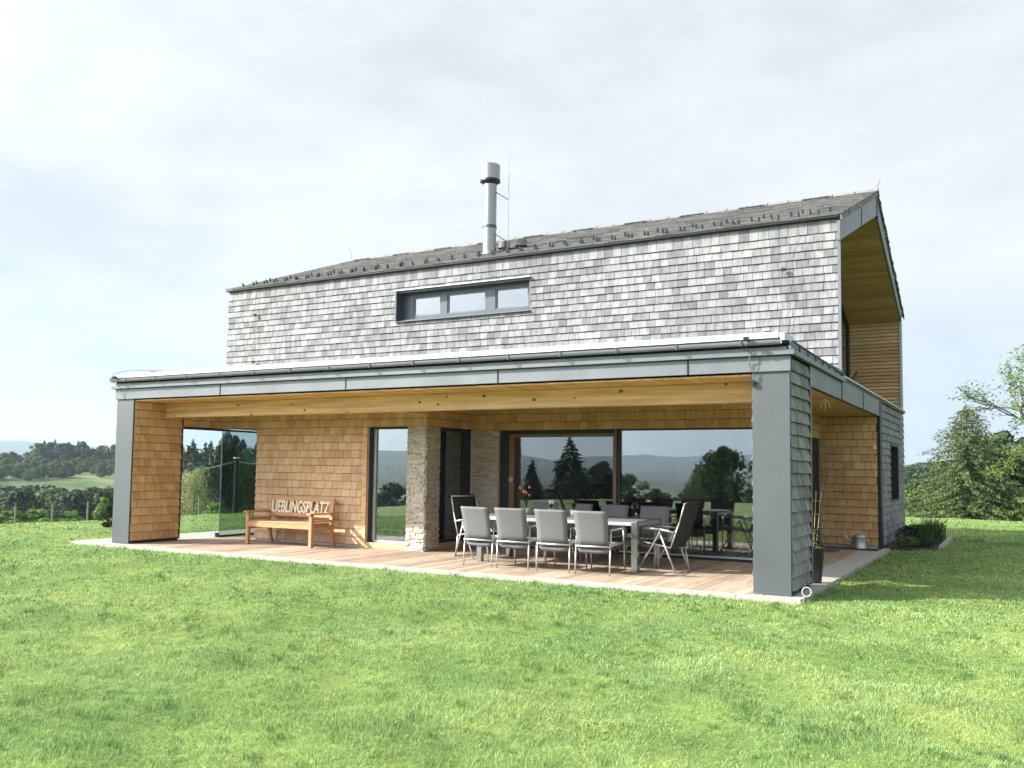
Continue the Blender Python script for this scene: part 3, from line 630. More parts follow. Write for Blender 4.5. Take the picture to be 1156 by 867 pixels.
# --- long upper window
uwf = H_('upper_window', MB().box(-8.87,-8.83,3.69,4.0,4.55,5.19).box(-5.70,-5.67,3.76,4.0,4.55,5.19).box(-8.87,-5.67,3.74,4.0,5.15,5.19).box(-8.83,-5.71,3.80,4.0,4.55,4.59), M['dgrey'])
H_('window_drip', MB().box(-8.9,-5.65,3.68,3.74,5.192,5.205), M['lightmetal'], uwf)
H_('window_sill', MB().prism_x([(3.69,4.545),(3.80,4.562),(3.80,4.55),(3.69,4.535)],-8.88,-5.66), M['fascia'], uwf)
F0 = 3.92
cuts = [(-8.83,-8.55,-7.87,-7.80),(-7.80,-7.70,-6.78,-6.70),(-6.70,-6.55,-5.80,-5.71)]
for a,b,c,d_ in cuts:
    H_('window_frame', MB().box(a,b,F0,F0+.06,4.59,5.15).box(c,d_,F0,F0+.06,4.59,5.15).box(b,c,F0,F0+.06,4.59,4.67).box(b,c,F0,F0+.06,5.07,5.15), M['dgrey'], uwf)
    H_('window_sash', MB().box(b,b+.03,F0+.02,F0+.05,4.67,5.07).box(c-.03,c,F0+.02,F0+.05,4.67,5.07).box(b+.03,c-.03,F0+.02,F0+.05,4.67,4.70).box(b+.03,c-.03,F0+.02,F0+.05,5.04,5.07), M['fascia'], uwf)
    H_('pane', MB().box(b+.03,c-.03,F0+.034,F0+.04,4.70,5.04), M['pane_up'], uwf)
H_('window_blind', MB().box(-7.68,-6.8,F0+.10,F0+.11,4.6,5.1), M['dgrey'], uwf)
H_('upper_room_back', MB().box(-9.5,-5.2,5.4,5.5,3.0,5.4), M['plaster'])

# --- chimney and roof fittings
ch = H_('chimney', MB().lathe([(.140,0),(.140,1.72)], (-7.06,4.5,5.80), 28), M['steel'], smooth=True)
ch.data.shade_smooth()
H_('chimney_cap', MB().lathe([(.14,1.72),(.205,1.70),(.205,2.04),(.195,2.05),(.15,2.03),(.02,2.03)], (-7.06,4.5,5.80), 28), M['steel'], ch, smooth=False)
H_('chimney_cap_throat', MB().lathe([(.208,1.735),(.213,1.69),(.17,1.67),(.143,1.63)], (-7.06,4.5,5.80), 28), M['dark'], ch)
H_('chimney_collar', MB().lathe([(.20,.12),(.16,.15),(.14,.20)], (-7.06,4.5,5.80), 24), M['steel'], ch)
H_('chimney_collar', MB().lathe([(.139,.70),(.148,.705),(.148,.76),(.139,.765)], (-7.06,4.5,5.80), 24), M['dgrey'], ch)
for zz in (7.27,6.38): H_('rod_bracket', MB().cyl((-6.94,4.5,zz),(-6.64,4.55,zz-.2),.010,n=6), M['dgrey'], ch)
H_('lightning_rod', MB().cyl((-6.64,4.55,5.9),(-6.64,4.55,7.3),.006,n=6).cyl((-6.64,4.55,7.3),(-6.64,4.55,8.7),.005,.003,n=6), M['cable'])
for (vx,vy) in ((-6.93,4.9),(-6.55,4.95)):
    zr_ = 5.6+(vy-3.58)*.366
    v_ = H_('roof_vent', MB().lathe([(.07,-.05),(.07,.12)], (vx,vy,zr_), 16), M['rvent'])
    H_('vent_cap', MB().lathe([(.14,.07),(.12,.08),(.12,.20),(.10,.22),(.01,.22)], (vx,vy,zr_), 18), M['rvent'], v_)
sg = MB().box(-.012,.012,0,.08,0,.01).add([(-.02,.0,.0),(.02,.0,0),(.02,-.012,.085),(-.02,-.012,.085),(-.02,.012,.0),(.02,.012,0),(.02,.0,.085),(-.02,.0,.085)],[(0,1,2,3),(5,4,7,6),(0,3,7,4),(1,5,6,2),(3,2,6,7)])
sg = MB(); sg.add([(-.013,-.01,-.01),(.013,-.01,-.01),(.013,-.02,.10),(-.013,-.02,.10),(-.013,.07,-.01),(.013,.07,-.01),(.013,.0,.10),(-.013,.0,.10)],[(0,1,2,3),(5,4,7,6),(0,3,7,4),(1,5,6,2),(3,2,6,7)])
sgm = sg.mesh('snow_guard', M['dark'])
for row,(yy,dx,off) in enumerate(((3.92,.33,.0),(4.16,.33,.16),(4.48,.66,.3))):
    x = XU+.3+off
    while x < -.1:
        o = put('snow_guard', sgm, house); o.location = (x+random.uniform(-.02,.02), yy, 5.53+(yy-3.58)*.366+.09); x += dx
rbm = MB().bar((-.28,0,.07),(.28,0,.07),.02).bar((-.2,.03,-.01),(-.2,0,.09),.02).bar((.2,.03,-.01),(.2,0,.09),.02).mesh('ridge_bracket', M['dark'])
x = XU+.9
while x < -.2:
    o = put('ridge_bracket', rbm, house); o.location = (x, 7.55, 5.62+(7.55-3.58)*.366); x += 1.32
# lightning protection wires
def wire(pts, r=.006, nm='lightning_cable'): return H_(nm, MB().tube(pts, r, 5), M['cable'])
for xx in (-12.9,):
    wire([(xx,3.69,5.45),(xx,3.685,4.9),(xx+.01,3.68,4.2),(xx,3.685,3.3)],.0045)
wire([(-.72,3.67,5.5),(-.86,3.675,5.1),(-.80,3.68,4.4),(-.86,3.68,3.7),(-.84,3.68,3.0)],.004)
wire([(-.90,3.67,5.48),(-.90,3.68,4.4),(-.9,3.68,3.0)],.0035)
for (xx,zz) in ((-12.9,5.0),(-12.9,3.9),(-.88,4.85),(-.88,3.75)): H_('cable_clip', MB().box(xx-.03,xx+.03,3.655,3.70,zz-.03,zz+.02), M['dark'])
wire([(-.44,.3,3.27),(-.46,.02,3.27),(-.47,-.19,3.22),(-.465,-.20,3.12),(-.49,-.20,3.06),(-.46,-.1,2.97),(-.47,-.1,2.85),(-.44,-.05,2.72),(-.45,-.04,2.62)],.0045)
wire([(-.44,-.04,2.76),(-.44,-.045,2.84),(-.36,-.045,2.85),(-.36,-.045,2.92)],.004)
wire([(-.45,-.01,2.62),(-.36,-.012,2.62),(-.35,-.012,2.68)],.004)
H_('cable_clip', MB().box(-.36,-.28,.2,.28,3.24,3.285).box(-.5,-.44,-.26,-.2,3.12,3.16).box(-.48,-.42,-.06,-.02,2.58,2.64), M['dark'])
wire([(-11.6,.3,3.28),(-12.1,.1,3.29),(-12.45,-.05,3.28),(-12.5,-.24,3.2),(-12.5,-.24,3.05),(-12.48,-.1,2.96),(-12.44,-.04,2.8),(-12.42,-.035,2.74)],.0045)
H_('cable_clip', MB().box(-11.95,-11.75,.15,.25,3.24,3.28).box(-12.53,-12.46,-.26,-.2,3.12,3.16), M['dark'])
wire([(0,9.6,7.9),(-.01,9.0,7.5),(-.02,8.3,7.2)][::-1] if False else [(-.02,8.3,7.25),(.0,8.55,7.55),(.02,8.8,7.75)],.006)
wire([(-13.8,8.2,7.25),(-13.9,8.15,7.7)],.005)

# --- window 1 (tall, recessed, beside the stone pillar)
f1 = H_('west_window', MB().box(-8.22,-8.17,2.15,2.32,.02,2.25).box(-7.29,-7.262,2.16,2.32,.02,2.25).box(-8.17,-7.29,2.16,2.32,2.22,2.25), M['dark'])
H_('window_jamb', MB().box(-8.335,-8.225,2.085,2.14,.02,2.25), M['slat'], f1)
H_('window_frame', MB().box(-8.17,-8.11,2.22,2.29,.12,2.22).box(-8.11,-7.29,2.22,2.29,.10,.14), M['lightmetal'], f1)
H_('window_sill', MB().box(-8.22,-7.28,2.09,2.32,.0,.10), M['palewood'], f1)
H_('pane', MB().box(-8.11,-7.29,2.25,2.26,.14,2.22), M['pane'], f1)
# --- west window added in the unseen wall to let light into the room
wwf = H_('added_west_window', MB().box(-11.04,-10.95,2.45,2.53,.0,2.3).box(-11.04,-10.95,4.92,5.0,.0,2.3).box(-11.04,-10.95,3.68,3.76,.08,2.22).box(-11.04,-10.95,2.53,4.92,.0,.08).box(-11.04,-10.95,2.53,4.92,2.22,2.3), M['dark'])
H_('pane', MB().box(-11.0,-10.99,2.53,4.92,.08,2.22), M['pane_up'], wwf)
# --- window 2 in the return wall
f2 = H_('return_window', MB().box(-6.95,-6.885,2.50,2.56,.12,2.25).box(-6.95,-6.885,3.36,3.62,.12,2.25).box(-6.95,-6.885,2.56,3.36,2.19,2.25).box(-6.95,-6.885,2.56,3.36,.12,.17), M['dark'])
H_('window_sill', MB().box(-7.0,-6.86,2.5,3.62,.0,.12), M['palewood'], f2)
H_('pane', MB().box(-6.925,-6.915,2.56,3.36,.17,2.19), M['pane'], f2)
# --- big glazing: sliding door and fixed pane
gd = H_('sliding_door', MB().box(-6.30,-6.12,3.77,3.86,.02,2.235).box(-6.12,-3.90,3.77,3.86,2.17,2.235).box(-6.12,-3.90,3.77,3.86,.0,.05).box(-3.90,-3.84,3.77,3.86,.0,2.235), M['dark'])
H_('door_sash', MB().box(-6.12,-6.0,3.79,3.85,.05,2.17).box(-3.95,-3.90,3.79,3.85,.05,2.17).box(-6.0,-3.95,3.79,3.85,2.11,2.17).box(-6.0,-3.95,3.79,3.85,.05,.12), M['brown'], gd)
H_('pane', MB().box(-6.0,-3.95,3.815,3.825,.12,2.11), M['pane_door'], gd)
H_('door_handle', MB().cyl((-6.05,3.79,1.30),(-6.05,3.745,1.30),.05,n=18), M['steel'], gd)
H_('arrow_sticker', MB().bar((-5.86,3.812,1.56),(-5.74,3.812,1.56),.012,.002,(0,1,0)).cyl((-5.75,3.814,1.56),(-5.75,3.811,1.56),.028,n=3), M['whitepl'], gd)
gf = H_('fixed_glazing', MB().box(-3.84,-3.80,3.76,3.86,.0,2.235).box(-3.80,-1.2,3.76,3.86,.0,.045).box(-3.80,-1.2,3.76,3.86,2.215,2.235).box(-1.2,-1.14,3.76,3.86,0,2.235), M['dark'])
H_('glazing_mullion', MB().box(-3.895,-3.865,3.74,3.769,.02,2.235), M['brown'], gf)
H_('glazing_rail', MB().box(-3.80,-1.2,3.74,3.759,.045,.075), M['lightmetal'], gf)
H_('pane', MB().box(-3.80,-1.2,3.80,3.812,.045,2.215), M['pane'], gf)
# --- entrance door in the dark recess
ed = H_('entrance_door', MB().box(-1.30,-1.17,6.62,8.12,.02,2.2), M['dark'])
H_('door_handle', MB().cyl((-1.10,6.9,.8),(-1.10,6.9,1.5),.015,n=8).cyl((-1.17,6.9,.9),(-1.1,6.9,.9),.01,n=6).cyl((-1.17,6.9,1.4),(-1.1,6.9,1.4),.01,n=6), M['steel'], ed)
H_('wall_light', MB().box(-.10,-.045,8.055,8.10,1.99,2.07), M['whitepl'])
# glass wind screens on the west side
for (a,b,m_,lab) in ((1.17,2.20,'screen_clear','clear glass panel'),(2.22,3.70,'screen_tint','darker tinted glass panel')):
    q = H_('glass_screen', MB().box(-12.215,-12.203,a,b,.02,2.22), M[m_]); q['label'] = lab
H_('screen_clamp', MB().box(-12.24,-12.18,2.12,2.17,.0,.09), M['dark'])
H_('screen_track', MB().box(-12.25,-12.19,1.17,3.7,2.222,2.262), M['dark'])
H_('floor_track', MB().box(-12.25,-12.17,2.2,3.7,.0,.035), M['dark'])
H_('screen_edge', MB().box(-12.214,-12.204,2.201,2.219,.02,2.22), M['gutter'])
H_('meter_box', MB().box(-.0,.0,0,0,0,0), M['dark']) if False else None
# --- interior: partition, staircase, kitchen block, curtain
H_('partition_wall', MB().box(-8.6,-3.4,7.15,7.25,0,2.55).box(-2.9,-2.8,7.5,12.5,0,2.55), M['plaster'])
st = MB()
for i in range(10): st.box(-6.9+.29*i,-6.58+.29*i,6.2,7.1,.02,.2*i+.2)
H_('staircase', st, M['darkwood'])
H_('kitchen_block', MB().box(-9.8,-7.8,9.0,9.7,0,.95).box(-10.8,-8.5,12.0,12.45,0,2.2), M['dark'])
H_('curtain', MB().box(-7.34,-7.30,3.42,4.3,.05,2.4), M['whitepl'])
H_('curtain', MB().box(-9.2,-9.05,3.3,3.34,.05,2.3), M['whitepl'])

# ------------------------------------------------------------------ terrace
mb = MB(); x = -12.2
while x < -.33:
    x1 = min(x+.140,-.32); mb.box(x,x1,-.065+random.uniform(-.002,.002),2.0 if False else 3.80,-.04,random.uniform(-.002,.001)); x += .146
x = -1.10
while x < -.33: mb.box(x,min(x+.14,-.32),3.84,8.1,-.04,random.uniform(-.002,.001)); x += .146
tag(mb.build('terrace_deck', M['deck']), kind='structure')
ks = MB(); x = -13.62
while x < .15: ks.box(x,min(x+.995,.15),-.22,-.07,-.10,-.004+random.uniform(-.002,.002)); x += 1.0
y = -.025
while y < 8.4: ks.box(-.31,.15,y,min(y+.995,8.42),-.10,-.006+random.uniform(-.002,.002)); y += 1.0
y = -.025
while y < 5: ks.box(-13.62,-12.21,y,y+.995,-.10,-.006+random.uniform(-.002,.002)); y += 1.0
tag(ks.build('paving', M['concrete']), kind='structure')
tag(MB().box(-12.2,-11.1,3.82,5.0,-.05,-.008).build('paving', M['grey']), kind='structure')

# ------------------------------------------------------------------ furniture
def garden_chair():
    r = thing('garden_chair', 'x', 'chair')
    for sx_ in (-1,1):
        x_ = .262*sx_
        MB().tube([(x_,-.03,0),(x_,.0,.40),(x_,.03,.63)],.0125,8).build('leg', M['alu'], r, True)
        MB().tube([(x_,.64,0),(x_,.60,.40),(x_,.57,.62)],.0125,8).build('leg', M['alu'], r, True)
        bevel(MB().box(x_-.022,x_+.022,.0,.60,.628,.648).build('armrest', M['alu'], r), .006)
    MB().tube([(-.262,-.035,.405),(.262,-.035,.405)],.013,8).tube([(-.25,.0,.41),(-.25,.6,.42)],.012,8).tube([(.25,.0,.41),(.25,.6,.42)],.012,8).tube([(-.25,.60,.42),(.25,.60,.42)],.012,8).build('frame', M['alu'], r, True)
    MB().sheet([[(-.24+.48*j/4,y_,z_-.015*math.sin(math.pi*j/4)) for j in range(5)] for y_,z_ in ((.66,.33),(.645,.40),(.60,.435),(.4,.415),(.2,.395),(.05,.385),(-.005,.36),(.02,.31))],.006).build('seat', M['sling'], r, True)
    b = MB().sheet([[(-.235-.005*k+(.47+.01*k)*j/6,y_-.012*math.sin(math.pi*j/6),z_) for j in range(7)] for k,(y_,z_) in enumerate(((.012,.40),(-.02,.50),(-.045,.62),(-.075,.75),(-.115,.88),(-.122,.905),(-.105,.915)))],-.018).build('backrest', M['sling'], r, True)
    return r
chair = garden_chair()
front = [(-4.83,'leftmost grey mesh chair in the lawn-side row, next to the black end chair'),
         (-4.22,'second grey mesh chair from the stone pillar in the row nearest the lawn'),
         (-3.54,'third grey mesh chair from the stone pillar in the row nearest the lawn'),
         (-2.905,'grey mesh chair in the lawn-side row beside the steel table leg and black recliner')]
first = True
for x_, lab in front:
    c = chair if first else copy_tree(chair); first = False
    c.location = (x_, .63, 0); c.rotation_euler = (0,0,random.uniform(-.07,.07)); c['label'] = lab; c['category'] = 'chair'; c['group'] = 'grey mesh chairs around the garden table'
back = [(-4.89,'leftmost grey mesh chair against the glass, its top showing by the flowers'),(-4.22,'second grey mesh chair along the glass wall behind the table'),
        (-3.55,'third grey mesh chair behind the table, facing the lawn before the glass'),(-2.82,'grey mesh chair by the glass nearest the black recliner at the table end')]
for x_, lab in back:
    c = copy_tree(chair); c.location = (x_+.0, 2.82, 0); c.rotation_euler = (0,0,math.pi+random.uniform(-.05,.05)); c['label'] = lab
tb = thing('garden_table', 'long garden table with thick shiny steel legs and grey top on the porch deck', 'table', (-3.87,1.78,0))
for sx_ in (-1,1):
    for sy_ in (-1,1): bevel(MB().box(sx_*1.34-.045,sx_*1.34+.045,sy_*.48-.045,sy_*.48+.045,0,.735).build('leg', M['steel'], tb), .004)
bevel(MB().box(-1.39,1.39,-.525,.525,.737,.752).build('tabletop', M['sling'], tb), .003)
MB().box(-1.295,1.295,-.52,-.49,.68,.735).box(-1.295,1.295,.49,.52,.68,.735).box(-1.38,-1.35,-.43,.43,.68,.735).box(1.35,1.38,-.43,.43,.68,.735).build('apron', M['alu'], tb)
def recliner(loc, rz, lab):
    r = thing('folding_recliner', lab, 'chair', loc, rz, 'black high-backed folding recliners')
    # faces local +x
    for sy_ in (-.27,.27):
        MB().tube([(.0,sy_,.60),(.36,sy_,.01)],.014,8).build('leg', M['alu'], r, True)
        MB().tube([(.02,sy_*.94,.60),(-.24,sy_*.94,.0)],.014,8).build('leg', M['alu'], r, True)
        MB().tube([(.30,sy_,.645),(.0,sy_,.635),(-.22,sy_,.60)],.016,8).build('armrest', M['alu'], r, True)
    MB().tube([(-.24,-.255,.02),(-.24,.255,.02)],.013,8).tube([(-.24,-.235,.02),(-.16,-.25,.37)],.012,8).tube([(.28,-.25,.44),(-.16,-.25,.37),(-.30,-.25,.75),(-.38,-.25,1.02)],.012,8).tube([(.28,.25,.44),(-.16,.25,.37),(-.30,.25,.75),(-.38,.25,1.02)],.012,8).tube([(-.38,-.25,1.02),(-.38,.25,1.02)],.012,8).build('frame', M['alu'], r, True)
    MB().sheet([[(x_,-.235+.47*j/4,z_) for j in range(5)] for x_,z_ in ((.30,.40),(.27,.445),(.0,.41),(-.16,.38))],.014).build('seat', M['bsling'], r, True)
    MB().sheet([[(x_,-.24+.48*j/4,z_) for j in range(5)] for x_,z_ in ((-.15,.37),(-.23,.55),(-.295,.75),(-.375,1.0),(-.40,1.05),(-.435,1.04))],.024).build('backrest', M['bsling'], r, True)
    return r
recliner((-2.17,1.72,0), math.pi-.10, 'black high-backed folding recliner with white armrests before the large glass pane')
recliner((-5.62,1.80,0), -.42, 'black high-backed folding recliner at the stone pillar end of the garden table')
# bench
bn = thing('wooden_bench', 'oiled wooden bench with cut-out lettering in its backrest against the shingle wall', 'bench', (-9.70,1.66,0))
for sx_ in (-1,1):
    bevel(MB().box(sx_*.80-.035,sx_*.80+.035,-.33,-.26,0,.60).build('leg', M['bench'], bn), .006)
    bevel(MB().bar((sx_*.80,.33,0),(sx_*.80,.24,.40),.07,.06).bar((sx_*.80,.24,.38),(sx_*.80,.31,.90),.07,.05).build('leg', M['bench'], bn), .004)
    bevel(MB().box(sx_*.80-.05,sx_*.80+.05,-.38,.26,.602,.635).build('armrest', M['bench'], bn), .008)
    MB().box(sx_*.80-.025,sx_*.80+.025,-.255,.21,.30,.37).box(sx_*.80-.02,sx_*.80+.02,-.255,.23,.46,.50).build('side_rail', M['bench'], bn)
mb = MB()
for k in range(5): mb.box(-.765,.765,-.31+.115*k,-.205+.115*k,.425,.45)
st_ = bevel(mb.build('seat', M['bench'], bn), .005)
MB().box(-.765,.765,-.325,-.30,.34,.423).box(-.76,.76,.18,.205,.34,.42).build('seat_rail', M['bench'], bn)
bk = MB().bar((-.765,.285,.86),(.765,.285,.86),.03,.075,(0,0,1))
bk = MB(); bk.prism_x([(.275,.80+.03),(.30,.83),(.308,.90),(.283,.90)],-.765,.765).prism_x([(.235,.53),(.26,.53),(.270,.60),(.245,.60)],-.765,.765)
bo = bevel(bk.build('backrest', M['bench'], bn), .004)
for i in range(15):   # thin laths standing between the letters
    xx = -.70+.1*i
fc = bpy.data.curves.new('lettering', 'FONT'); fc.body = 'LIEBLINGSPLATZ'; fc.extrude = .012; fc.offset = .022; fc.size = 1; fc.space_character = 1.02
fo = bpy.data.objects.new('lettering', fc); col.objects.link(fo)
bpy.context.view_layer.update()
me = bpy.data.meshes.new_from_object(fo.evaluated_get(bpy.context.evaluated_depsgraph_get())); bpy.data.objects.remove(fo)
co = np.array([v.co[:] for v in me.vertices]); mn, mx_ = co.min(0), co.max(0)
for v in me.vertices:
    a = (v.co.x-mn[0])/(mx_[0]-mn[0]); b = (v.co.y-mn[1])/(mx_[1]-mn[1]); c_ = v.co.z
    zz = .598+b*(.834-.598); v.co = (-.735+1.47*a, .252+(zz-.56)*.134-c_*1.0+.0, zz)
me.name = 'lettering'; me.materials.clear(); me.materials.append(M['letter']); me.flip_normals(); put('lettering', me, bo)
bk2 = MB()
for sx_ in (-1,1): bk2.prism_x([(.245,.60),(.27,.60),(.301,.83),(.276,.83)], sx_*.75-.015, sx_*.75+.015)
bk2.build('lath', M['bench'], bo)

# flowers and small things on the table
def plant_on_table(name, lab, cat, loc, n, h, leafm, flower=None, potm='whitepl', pr=.06, ph=.10):
    t = thing(name, lab, cat, loc)
    p = MB().lathe([(.01,0),(pr*.75,0),(pr,ph),(pr*.9,ph),(pr*.85,ph*.9),(.01,ph*.85)], n=18).build('pot', M[potm], t, True)
    fm = MB(); hd = MB(); r = random.Random(hash(lab) % 999)
    for i in range(n):
        a = r.uniform(0,6.28); L = h*r.uniform(.6,1.1); s = r.uniform(.15,.55)
        tip = (math.cos(a)*L*s, math.sin(a)*L*s, ph+L); mid = (tip[0]*.4, tip[1]*.4, ph+L*.6)
        fm.tube([(0,0,ph*.8),mid,tip],.003,4,.0015)
        for k in range(3):
            f = r.uniform(.3,.95); c = Vector((tip[0]*f*f,tip[1]*f*f,ph+L*f)); d = Vector((r.uniform(-1,1),r.uniform(-1,1),r.uniform(.0,.8))).normalized()*.05; e = d.cross(Vector((0,0,1))).normalized()*.012
            fm.add([c,c+d*.5+e,c+d,c+d*.5-e],[(0,1,2,3)])
        if flower and i < 7: MB().lathe([(.0,0),(.018,.012),(.020,.03),(.009,.05),(0,.052)], tip, 8).build('flower_head', M[flower], t, True)
    fm.build('foliage', M[leafm], t)
    return t
plant_on_table('flower_vase', 'white vase of coral flowers with thin stems on the garden table', 'flower vase', (-4.72,1.95,.752), 12, .30, 'leaf_round', 'orange')
plant_on_table('potted_herb', 'small bushy green herb in a white pot on the table', 'potted plant', (-3.80,1.85,.752), 40, .11, 'leaf_fresh')
plant_on_table('potted_flower', 'low pot of small pale flowers between the vase and the herb', 'potted plant', (-4.25,1.95,.752), 26, .10, 'leaf_dark', 'whitepl')

# planter with bamboo trellis
pt = thing('tall_planter', 'tall dark planter with a bamboo trellis and climbing plant behind the corner pier', 'planter', (-.03,1.62,0))
MB().lathe([(.0,0),(.085,0),(.13,.46),(.14,.47),(.135,.48),(.12,.47),(.11,.42),(.0,.42)], n=22).build('pot', M['planter'], pt, True)
for k in range(3): MB().tube([(-.05+.03*k,.02*k-.02,.4),(-.04+.065*k,.02*k-.02,1.24)],.0045,6).build('cane', M['bamboo'], pt)
MB().tube([(-.055,.0,.7),(.04,.02,.72)],.004,5).tube([(-.05,0,.92),(.06,.02,.93)],.004,5).tube([(-.05,0,1.1),(.07,.02,1.12)],.004,5).build('cross_cane', M['bamboo'], pt)
lf = MB(); r = random.Random(4)
for i in range(90):
    c = Vector((r.gauss(0,.05),r.gauss(0,.05),r.uniform(.44,.78))); d = Vector((r.uniform(-1,1),r.uniform(-1,1),r.uniform(-.6,.6))).normalized()*.06; e = d.cross(Vector((.2,.1,1))).normalized()*.022
    lf.add([c,c+d*.5+e,c+d,c+d*.5-e],[(0,1,2,3)])
lf.build('foliage', M['leaf_round'], pt)
# watering can
wc = thing('watering_can', 'galvanised metal watering can on the mat by the porch shingle wall', 'watering can', (-.34,7.72,.02), .1)
MB().lathe([(.0,0),(.125,0),(.125,.012),(.12,.02),(.12,.22),(.125,.23),(.10,.26),(.05,.275),(.0,.28)], n=24).build('body', M['zinc'], wc, True)
MB().tube([(-.11,0,.08),(-.34,0,.30)],.022,10,.012).lathe([(.0,0),(.035,.0),(.012,-.03)],(-.35,0,.315),12).build('spout', M['zinc'], wc, True)
MB().tube([(.03,0,.26),(.03,0,.34),(-.02,0,.36),(-.05,0,.34),(-.06,0,.27)],.009,8).tube([(.11,0,.2),(.17,0,.17),(.165,0,.08),(.12,0,.05)],.009,8).build('handle', M['zinc'], wc, True)
bevel(tag(MB().box(-.62,.02,7.55,7.95,.0,.016).build('door_mat', M['darkwood']), 'narrow dark brown mat carrying the watering can', 'mat'), .004)
bevel(tag(MB().box(-1.1,-.62,6.7,7.9,.001,.014).build('door_mat', M['grey']), 'grey doormat in front of the dark entrance door', 'mat'), .004)
mb = MB(); rr2 = [( .19, -.02+.055*math.sin(t)+.0, .05+.055*math.cos(t)) for t in [2*math.pi*i/20 for i in range(21)]]
rr2 = [(.16+.055*math.sin(t)*.9, .10+.055*math.sin(t)*.4, .055+.055*math.cos(t)) for t in [2*math.pi*i/20 for i in range(21)]]
tag(mb.tube(rr2,.006,6).build('white_ring', M['whitepl'], smooth=True), 'small white ring standing on the paving at the corner pier', 'ring')
mb = MB().tube([(-.10,2.9,2.665),(-.10,2.9,2.62)],.002,4)
for a_ in (-1,0,1): mb.tube([(-.10,2.9,2.63),(-.10+.05*a_,2.9,2.55),(-.10+.08*a_,2.92,2.44+.03*abs(a_))],.006,5,.002)
tag(mb.build('hanging_ornament', M['lightmetal']), 'thin pale hanging ornament below the side soffit of the porch', 'ornament')
# folded chair on the loggia
bc = thing('deck_chair', 'folded wooden deck chair leaning on the upper loggia', 'deck chair', (-.6,8.9,2.99))
for sy_ in (-.24,.24):
    MB().bar((.0,sy_,0),(-.25,sy_,.78),.03,.02).bar((-.35,sy_*.9,0),(.1,sy_*.9,.72),.03,.02).build('leg', M['slat'], bc)
MB().bar((-.25,-.25,.78),(-.25,.25,.78),.04,.02).build('cross_bar', M['slat'], bc); MB().sheet([[(.08,-.2,.70),(.08,.2,.70)],[(-.1,-.2,.35),(-.1,.2,.35)],[(-.24,-.2,.76),(-.24,.2,.76)]],.01).build('canvas', M['bsling'], bc)

# indoor dining set
def dining_chair():
    r = thing('dining_chair', 'x', 'chair')
    for a_ in (-.2,.2):
        MB().box(a_-.015,a_+.015,-.2,-.17,0,.45).build('leg', M['darkwood'], r); MB().box(a_-.015,a_+.015,.17,.2,0,.45).build('leg', M['darkwood'], r)
    bevel(MB().box(-.22,.22,-.22,.22,.45,.49).build('seat', M['dark'], r), .01); bevel(MB().prism_x([(-.22,.49),(-.19,.49),(-.24,.95),(-.27,.95)],-.21,.21).build('backrest', M['dark'], r), .008)
    return r
dt = thing('dining_table', 'dark dining table with a pale edge seen through the large glass pane', 'table', (-2.5,5.3,.012))
bevel(MB().box(-.75,.75,-.42,.42,.70,.74).build('tabletop', M['lightmetal'], dt), .005)
for a_ in (-.66,.66):
    for b_ in (-.34,.34): MB().box(a_-.035,a_+.035,b_-.035,b_+.035,0,.70).build('leg', M['darkwood'], dt)
dc = dining_chair(); f_ = True
for (x_,y_,rz_,lab) in ((-2.85,4.72,0,'dark dining chair behind the glass, on the side of the sliding door'),(-2.1,4.72,.1,'dark dining chair behind the glass nearest the grey corner pier'),(-2.85,5.95,math.pi,'dark dining chair on the far side of the indoor table'),(-2.1,5.95,math.pi,'dark dining chair beyond the indoor table, close to the red armchair')):
    c = dc if f_ else copy_tree(dc); f_ = False
    c.location = (x_,y_,.012); c.rotation_euler = (0,0,rz_); c['label'] = lab; c['group'] = 'dark dining chairs indoors'; c['category'] = 'chair'
ip = thing('potted_palm', 'green indoor palm standing behind the narrow window by the stone pillar', 'palm', (-8.6,3.4,.012))
MB().lathe([(0,0),(.14,0),(.18,.3),(.16,.3),(0,.27)], n=18).build('pot', M['planter'], ip, True); MB().tube([(0,0,.25),(.02,0,.8),(0,0,1.15)],.03,8,.02).build('trunk', M['bark'], ip)
lf = MB(); r = random.Random(9)
for i in range(42):
    a = r.uniform(0,6.28); e_ = r.uniform(-.5,1.3); L = r.uniform(.4,.6); d = Vector((math.cos(a)*math.cos(e_),math.sin(a)*math.cos(e_),math.sin(e_))); s_ = Vector((-math.sin(a),math.cos(a),0))*.016
    p0 = Vector((0,0,1.15)); p1 = p0+d*L*.6; p2 = p0+d*L+Vector((0,0,-.12)); lf.add([p0-s_*.4,p0+s_*.4,p1+s_,p1-s_,p2],[(0,1,2,3),(3,2,4)])
lf.build('foliage', M['leaf_fresh'], ip)
rd = thing('red_armchair', 'dark red slatted armchair indoors near the corner pier', 'armchair', (-1.85,4.35,.012), .5)
for a_ in (-.26,.26): MB().bar((a_,-.25,0),(a_,.25,.42),.025).bar((a_,.25,0),(a_,-.25,.42),.025).build('leg', M['red'], rd); MB().box(a_-.03,a_+.03,-.28,.25,.60,.63).build('armrest', M['red'], rd)
MB().box(-.26,.26,-.25,.25,.40,.44).build('seat', M['red'], rd); MB().prism_x([(.22,.44),(.25,.44),(.38,.95),(.35,.95)],-.26,.26).build('backrest', M['red'], rd)

